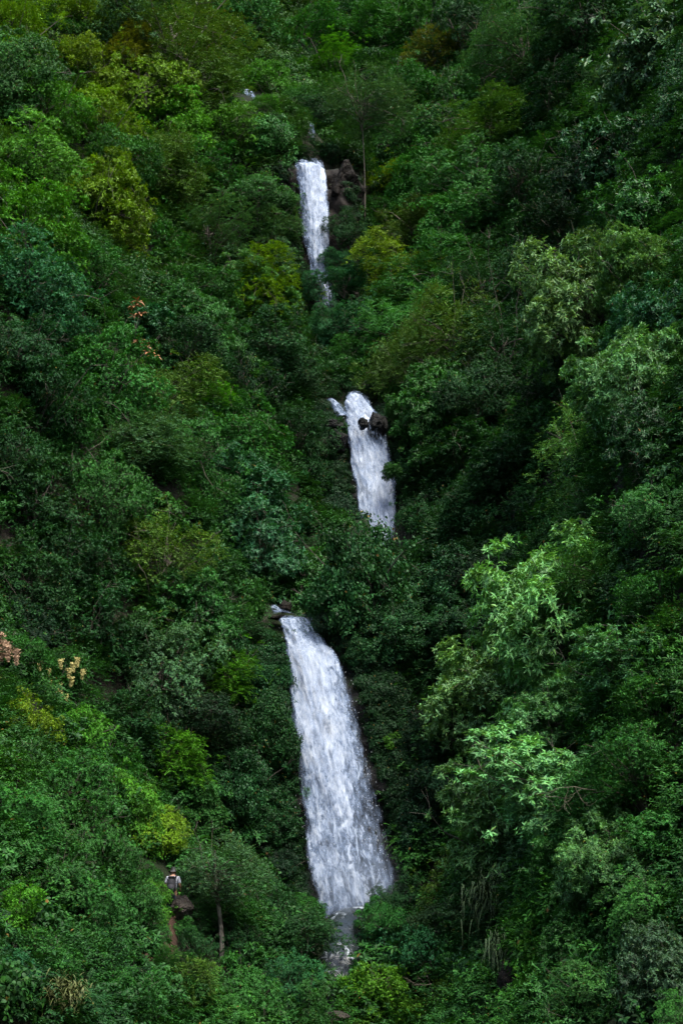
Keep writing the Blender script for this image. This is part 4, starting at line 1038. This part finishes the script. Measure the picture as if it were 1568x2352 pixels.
def dead_branch(X, Y, d, R, label, seed, mat, pend=False, name='bare_branch'):
    g = np.random.default_rng(seed); P = at(X, Y, d); r = R / px_per_m(P)
    V, Fc = [], []
    def grow(p, dr, L, rad, lev):
        pts = [p]
        for _ in range(5):
            dr = norm(dr + g.normal(0, .22, 3)); pts.append(pts[-1] + dr * L / 5)
        tube((V, Fc), pts, np.linspace(rad, rad * .45, 6), 5)
        if lev:
            for q in (2, 3, 4, 5):
                grow(pts[q], norm(dr + g.normal(0, .6, 3)), L * .55, rad * .5, lev - 1)
    grow(np.zeros(3), np.array([-.8, -.2, .1]) if pend else np.array([.1, -.2, 1.0]), r * 1.2, .016, 2)
    o = obj(name, mesh_np(name, V, Fc, mat, smooth=True), loc=P)
    return tag(o, label, 'branch')
q = on_slope(1440, 1130, 2.2); dead_branch(1440, 1150, q[1] - .8, 62, 'dry leafless yellow twigs beside the pale olive airy tree', 3, M['twig'])
q = on_slope(1330, 1870, 2.6); dead_branch(1370, 1815, q[1] - 2.5, 80, 'pale bent bare limb under the lower bright tree', 5, M['twig'], True)
q = on_slope(960, 2270, 1.5); dead_branch(990, 2260, q[1] - 2.0, 36, 'bare forked grey twig near the bottom right of the stream', 8, M['twig'], True)
q = on_slope(460, 590, 2.5); dead_branch(450, 590, q[1] - 2.2, 60, 'bare grey branch among the twiggy trees on the upper left slope', 11, M['twig'], True)

# ------------------------------------------------------------------ hiker on the path
hp = on_slope(396, 2052, 0.9)
gz = float(height(hp[0], hp[1]))
person = obj('person', None, loc=(hp[0], hp[1], hp[2] - .9))
tag(person, 'hiker in a white short-sleeved shirt seen from behind climbing the footpath', 'person')
def skin_body(name, verts, edges, radii, mat, parent, root=0, sub=2):
    me = bpy.data.meshes.new(name); me.from_pydata(verts, edges, [])
    o = obj(name, me, parent)
    o.modifiers.new('Skin', 'SKIN')
    for i, r in enumerate(radii):
        me.skin_vertices[0].data[i].radius = (r, r) if not isinstance(r, tuple) else r
    me.skin_vertices[0].data[root].use_root = True
    sb = o.modifiers.new('Sub', 'SUBSURF'); sb.levels = sub; sb.render_levels = sub
    me.materials.append(mat)
    return o
# facing +Y (up the slope), leaning forward
bv = [(0, 0, .92), (0, .03, 1.10), (0, .09, 1.30), (0, .14, 1.46), (0, .17, 1.54), (0, .21, 1.63), (0, .22, 1.74),
      (.17, .12, 1.44), (.24, .10, 1.20), (.25, .26, 1.02), (.25, .33, .98), (-.17, .12, 1.44), (-.25, .12, 1.20), (-.22, .30, 1.04), (-.21, .37, 1.02),
      (.10, 0, .88), (.11, .10, .48), (.11, -.06, .08), (.11, .10, .03), (-.10, 0, .88), (-.11, .26, .56), (-.11, .18, .20), (-.11, .32, .15)]
be = [(0, 1), (1, 2), (2, 3), (3, 4), (4, 5), (5, 6), (3, 7), (7, 8), (8, 9), (9, 10), (3, 11), (11, 12), (12, 13), (13, 14), (0, 15), (15, 16), (16, 17), (17, 18), (0, 19), (19, 20), (20, 21), (21, 22)]
brd = [.14, .13, .14, .09, .055, .085, .075, .06, .045, .035, .03, .06, .045, .035, .03, .085, .06, .04, .04, .085, .06, .04, .04]
skin_body('body', bv, be, brd, M['skin'], person)
skin_body('shirt', [(0, 0, .93), (0, .03, 1.10), (0, .09, 1.30), (0, .13, 1.44), (.18, .12, 1.44), (.245, .105, 1.22), (-.18, .12, 1.44), (-.255, .12, 1.22)],
          [(0, 1), (1, 2), (2, 3), (3, 4), (4, 5), (3, 6), (6, 7)], [.16, .155, .165, .11, .078, .068, .078, .068], M['shirt'], person, 2)
skin_body('trousers', [(0, 0, .96), (0, 0, .88), (.10, 0, .84), (.11, .10, .48), (.11, -.05, .12), (-.10, 0, .84), (-.11, .26, .56), (-.11, .19, .24)],
          [(0, 1), (1, 2), (2, 3), (3, 4), (1, 5), (5, 6), (6, 7)], [.15, .15, .11, .085, .07, .11, .085, .07], M['trousers'], person, 1)
skin_body('hair', [(0, .19, 1.70), (0, .17, 1.65), (0, .20, 1.76)], [(1, 0), (0, 2)], [.098, .085, .07], M['hair'], person)
pack = obj('backpack', None, loc=person.location); tag(pack, "black backpack on the hiker's back", 'backpack')
def soft_box(name, c, sx, sy, sz, mat, parent, rx=0.0, bev=.05):
    bm = bmesh.new(); bmesh.ops.create_cube(bm, size=1)
    for v in bm.verts:
        v.co = Vector((v.co.x * sx * (1 - .15 * (v.co.z > 0)), v.co.y * sy * (1 - .2 * (v.co.z > 0)), v.co.z * sz))
    bmesh.ops.bevel(bm, geom=bm.edges[:], offset=bev, segments=3, affect='EDGES')
    bm.transform(Matrix.Translation(c) @ Matrix.Rotation(rx, 4, 'X'))
    me = bpy.data.meshes.new(name); bm.to_mesh(me); bm.free(); me.materials.append(mat)
    for p in me.polygons: p.use_smooth = True
    return obj(name, me, parent)
soft_box('bag', (-.02, -.17, 1.18), .34, .24, .52, M['pack'], pack, -.15, .06)
soft_box('pocket', (-.02, -.31, 1.08), .25, .08, .26, M['pack_trim'], pack, -.15, .03)
soft_box('flap', (-.02, -.14, 1.44), .28, .22, .08, M['pack'], pack, -.15, .03)
for sx in (-.12, .12):
    V, Fc = [], []
    tube((V, Fc), [(sx, -.08, 1.42), (sx, .02, 1.53), (sx * 1.2, .20, 1.50), (sx * 1.3, .27, 1.30), (sx * 1.4, .12, 1.06)], [.025] * 5, 6)
    obj('strap', mesh_np('strap', V, Fc, M['pack_trim'], smooth=True), pack)

# ------------------------------------------------------------------ undergrowth: the uncountable mass of leaves over the slopes
def make_clump(seed, kind, L, W, per, tpl, n, R=1.0, flat=.75):
    g = np.random.default_rng(seed); F = Foliage()
    v = norm(g.normal(size=(n, 3)) + np.array([0, 0, .7])); lob = np.array([1 + .35 * mnoise.noise(Vector(d * 2.2) + Vector((seed, 0, 0))) for d in v])
    p = v * (R * g.uniform(.45, 1.05, n) * lob)[:, None] * np.array([1, 1, flat])
    ax = norm(v * .7 + np.array([0, 0, .4]) + g.normal(0, .3, (n, 3)))
    yy = np.clip(v[:, 2] - .4, 0, 1) * (g.random(n) < .35)
    sprigs(F, g, p, ax, kind, L, W, per, tpl, yy, np.full(n, .5) + g.normal(0, .13, n))
    return bpy.data.objects.new('clump', F.mesh('clump', M['leaf_under']))
CLUMPS = [make_clump(301, 'whorl', .14, .06, 7, DIAMOND, 210), make_clump(302, 'spray', .10, .045, 9, DIAMOND, 220), make_clump(303, 'whorl', .19, .085, 6, OVAL, 90),
          make_clump(304, 'frond', .12, .045, 14, DIAMOND, 80), make_clump(305, 'shingle', .13, .10, 8, OVAL, 130, flat=.6)]
def scatter(name, label, clump, pts, rot, scl, tint):
    me = bpy.data.meshes.new(name); me.from_pydata([tuple(p) for p in pts], [], [])
    for an, typ, key, data in (('rot', 'FLOAT_VECTOR', 'vector', rot), ('scl', 'FLOAT', 'value', scl), ('tint', 'FLOAT_COLOR', 'color', tint)):
        a = me.attributes.new(an, typ, 'POINT'); a.data.foreach_set(key, np.asarray(data, np.float32).ravel())
    me.materials.append(M['leaf_under'])
    o = obj(name, me); tag(o, label, 'undergrowth', kind='stuff')
    ng = bpy.data.node_groups.new('scatter', 'GeometryNodeTree')
    ng.interface.new_socket('Geometry', in_out='INPUT', socket_type='NodeSocketGeometry'); ng.interface.new_socket('Geometry', in_out='OUTPUT', socket_type='NodeSocketGeometry')
    N = ng.nodes; gi, go = N.new('NodeGroupInput'), N.new('NodeGroupOutput')
    ip = N.new('GeometryNodeInstanceOnPoints'); oi = N.new('GeometryNodeObjectInfo'); oi.inputs[0].default_value = clump; oi.inputs['As Instance'].default_value = True
    def att(nm, typ):
        a = N.new('GeometryNodeInputNamedAttribute'); a.data_type = typ; a.inputs[0].default_value = nm; return a.outputs[0]
    m2p = N.new('GeometryNodeMeshToPoints'); e2r = N.new('FunctionNodeEulerToRotation')
    ng.links.new(gi.outputs[0], m2p.inputs[0]); ng.links.new(m2p.outputs[0], ip.inputs['Points']); ng.links.new(oi.outputs['Geometry'], ip.inputs['Instance'])
    ng.links.new(att('rot', 'FLOAT_VECTOR'), e2r.inputs[0]); ng.links.new(e2r.outputs[0], ip.inputs['Rotation']); ng.links.new(att('scl', 'FLOAT'), ip.inputs['Scale'])
    ng.links.new(ip.outputs[0], go.inputs[0])
    md = o.modifiers.new('scatter', 'NODES'); md.node_group = ng
g = np.random.default_rng(99)
N_UG = 21000
ux = g.uniform(-1, 1, N_UG * 3); uy = 40 + 185 * g.random(N_UG * 3) ** 1.15
wx = ux * (TH * uy * 1.15 + 12)
_hx = (height(wx + .8, uy) - height(wx - .8, uy)) / 1.6; _hy = (height(wx, uy + .8) - height(wx, uy - .8)) / 1.6
keep = g.random(N_UG * 3) < np.clip((TH * uy * 1.15 + 12) / 70, .15, 1) * np.sqrt(1 + _hx ** 2 + _hy ** 2) / 2.2
wx, wy = wx[keep][:N_UG], uy[keep][:N_UG]
wz = height(wx, wy)
mnoise.seed_set(5)
scl = g.uniform(.65, 1.25, len(wx)) * (1 + np.clip((wy - 90) / 150, 0, .6))
P = np.stack([wx, wy, wz + .25 * scl], 1)
PX, PY = to_photo(P + np.array([0, 0, .3]))
pm = 1176 / (TV * (P[:, 1] * CP + P[:, 2] * SP)) * scl
ok = np.ones(len(P), bool)
for rows in FALLS.values():          # no growth in the bed of the falls
    r = np.array(rows)
    for dy in (0, .6):
        yy = PY + dy * pm
        ins = (yy > r[0, 0] - 12) & (yy < r[-1, 0] - 5)
        xl = np.interp(yy, r[:, 0], r[:, 1]); xr = np.interp(yy, r[:, 0], r[:, 2])
        ok &= ~(ins & (PX > xl - pm * .8) & (PX < xr + pm * .8))
for cx, cy, r in ((570, 235, 24), (710, 315, 14), (770, 945, 24), (640, 1405, 26), (790, 2120, 34), (394, 2022, 18), (380, 2188, 4), (418, 2085, 16), (504, 2150, 4), (700, 500, 30), (780, 430, 40), (745, 700, 20)):
    ok &= np.hypot(PX - cx, PY - cy) > r + pm * .7
P, scl = P[ok], scl[ok]; n0 = len(P)
P = np.concatenate([P, np.array(CLIFF_PLANTS)]); scl = np.r_[scl, g.uniform(.3, .6, len(CLIFF_PLANTS))]; n = len(P)
left = np.clip((-P[:, 0] + 4) / 25, 0, 1) * np.clip((P[:, 2] - 35) / 30, 0, 1)
nz = vnoise(P[:, 0], P[:, 1], 6, 21); nz2 = vnoise(P[:, 0], P[:, 1], 3, 22)
tint = np.empty((n, 4)); tint[:, 3] = 1
A, B, C_, D_ = (np.array(PAL[k]) for k in ('dk', 'gr', 'br', 'ye'))
low = np.clip((14 - P[:, 2]) / 10, 0, 1)
tint[:, :3] = .75 * A + (B - A) * (nz * (.65 + .4 * low))[:, None]  # darker than the crowns: shade between them put into the leaf tint
tint[:, :3] += (C_ - tint[:, :3]) * (np.clip(nz2 - .6, 0, 1) * (.5 + .7 * low + .6 * left))[:, None]
tint[:, :3] += (D_ - tint[:, :3]) * (left * .45 * g.random(n))[:, None]
tint[n0:, :3] = .55 * A  # cliff plants darker still, the wall's shade put into their tint
tint[:, :3] *= g.uniform(.7, 1.25, (n, 1))
rot = np.stack([g.normal(0, .2, n), g.normal(0, .2, n), g.uniform(0, 6.28, n)], 1)
which = np.minimum(4 * (np.arange(n) >= n0) * (g.random(n) < .7) + (vnoise(P[:, 0], P[:, 1], 7, 31) * 3.2 + g.random(n) * 2.4).astype(int), 4)
for i, (nm, lb) in enumerate((('leafy_undergrowth', 'leafy green undergrowth carpeting the gorge slopes'), ('small_leaved_undergrowth', 'fine-leaved undergrowth between the trees'),
                              ('broad_leaved_undergrowth', 'broad-leaved herbs between the trees'), ('ferns', 'fern undergrowth on the gorge slopes'), ('creepers', 'creeping vines over the gorge slopes'))):
    k = which == i
    scatter(nm, lb, CLUMPS[i], P[k], rot[k], scl[k], tint[k])
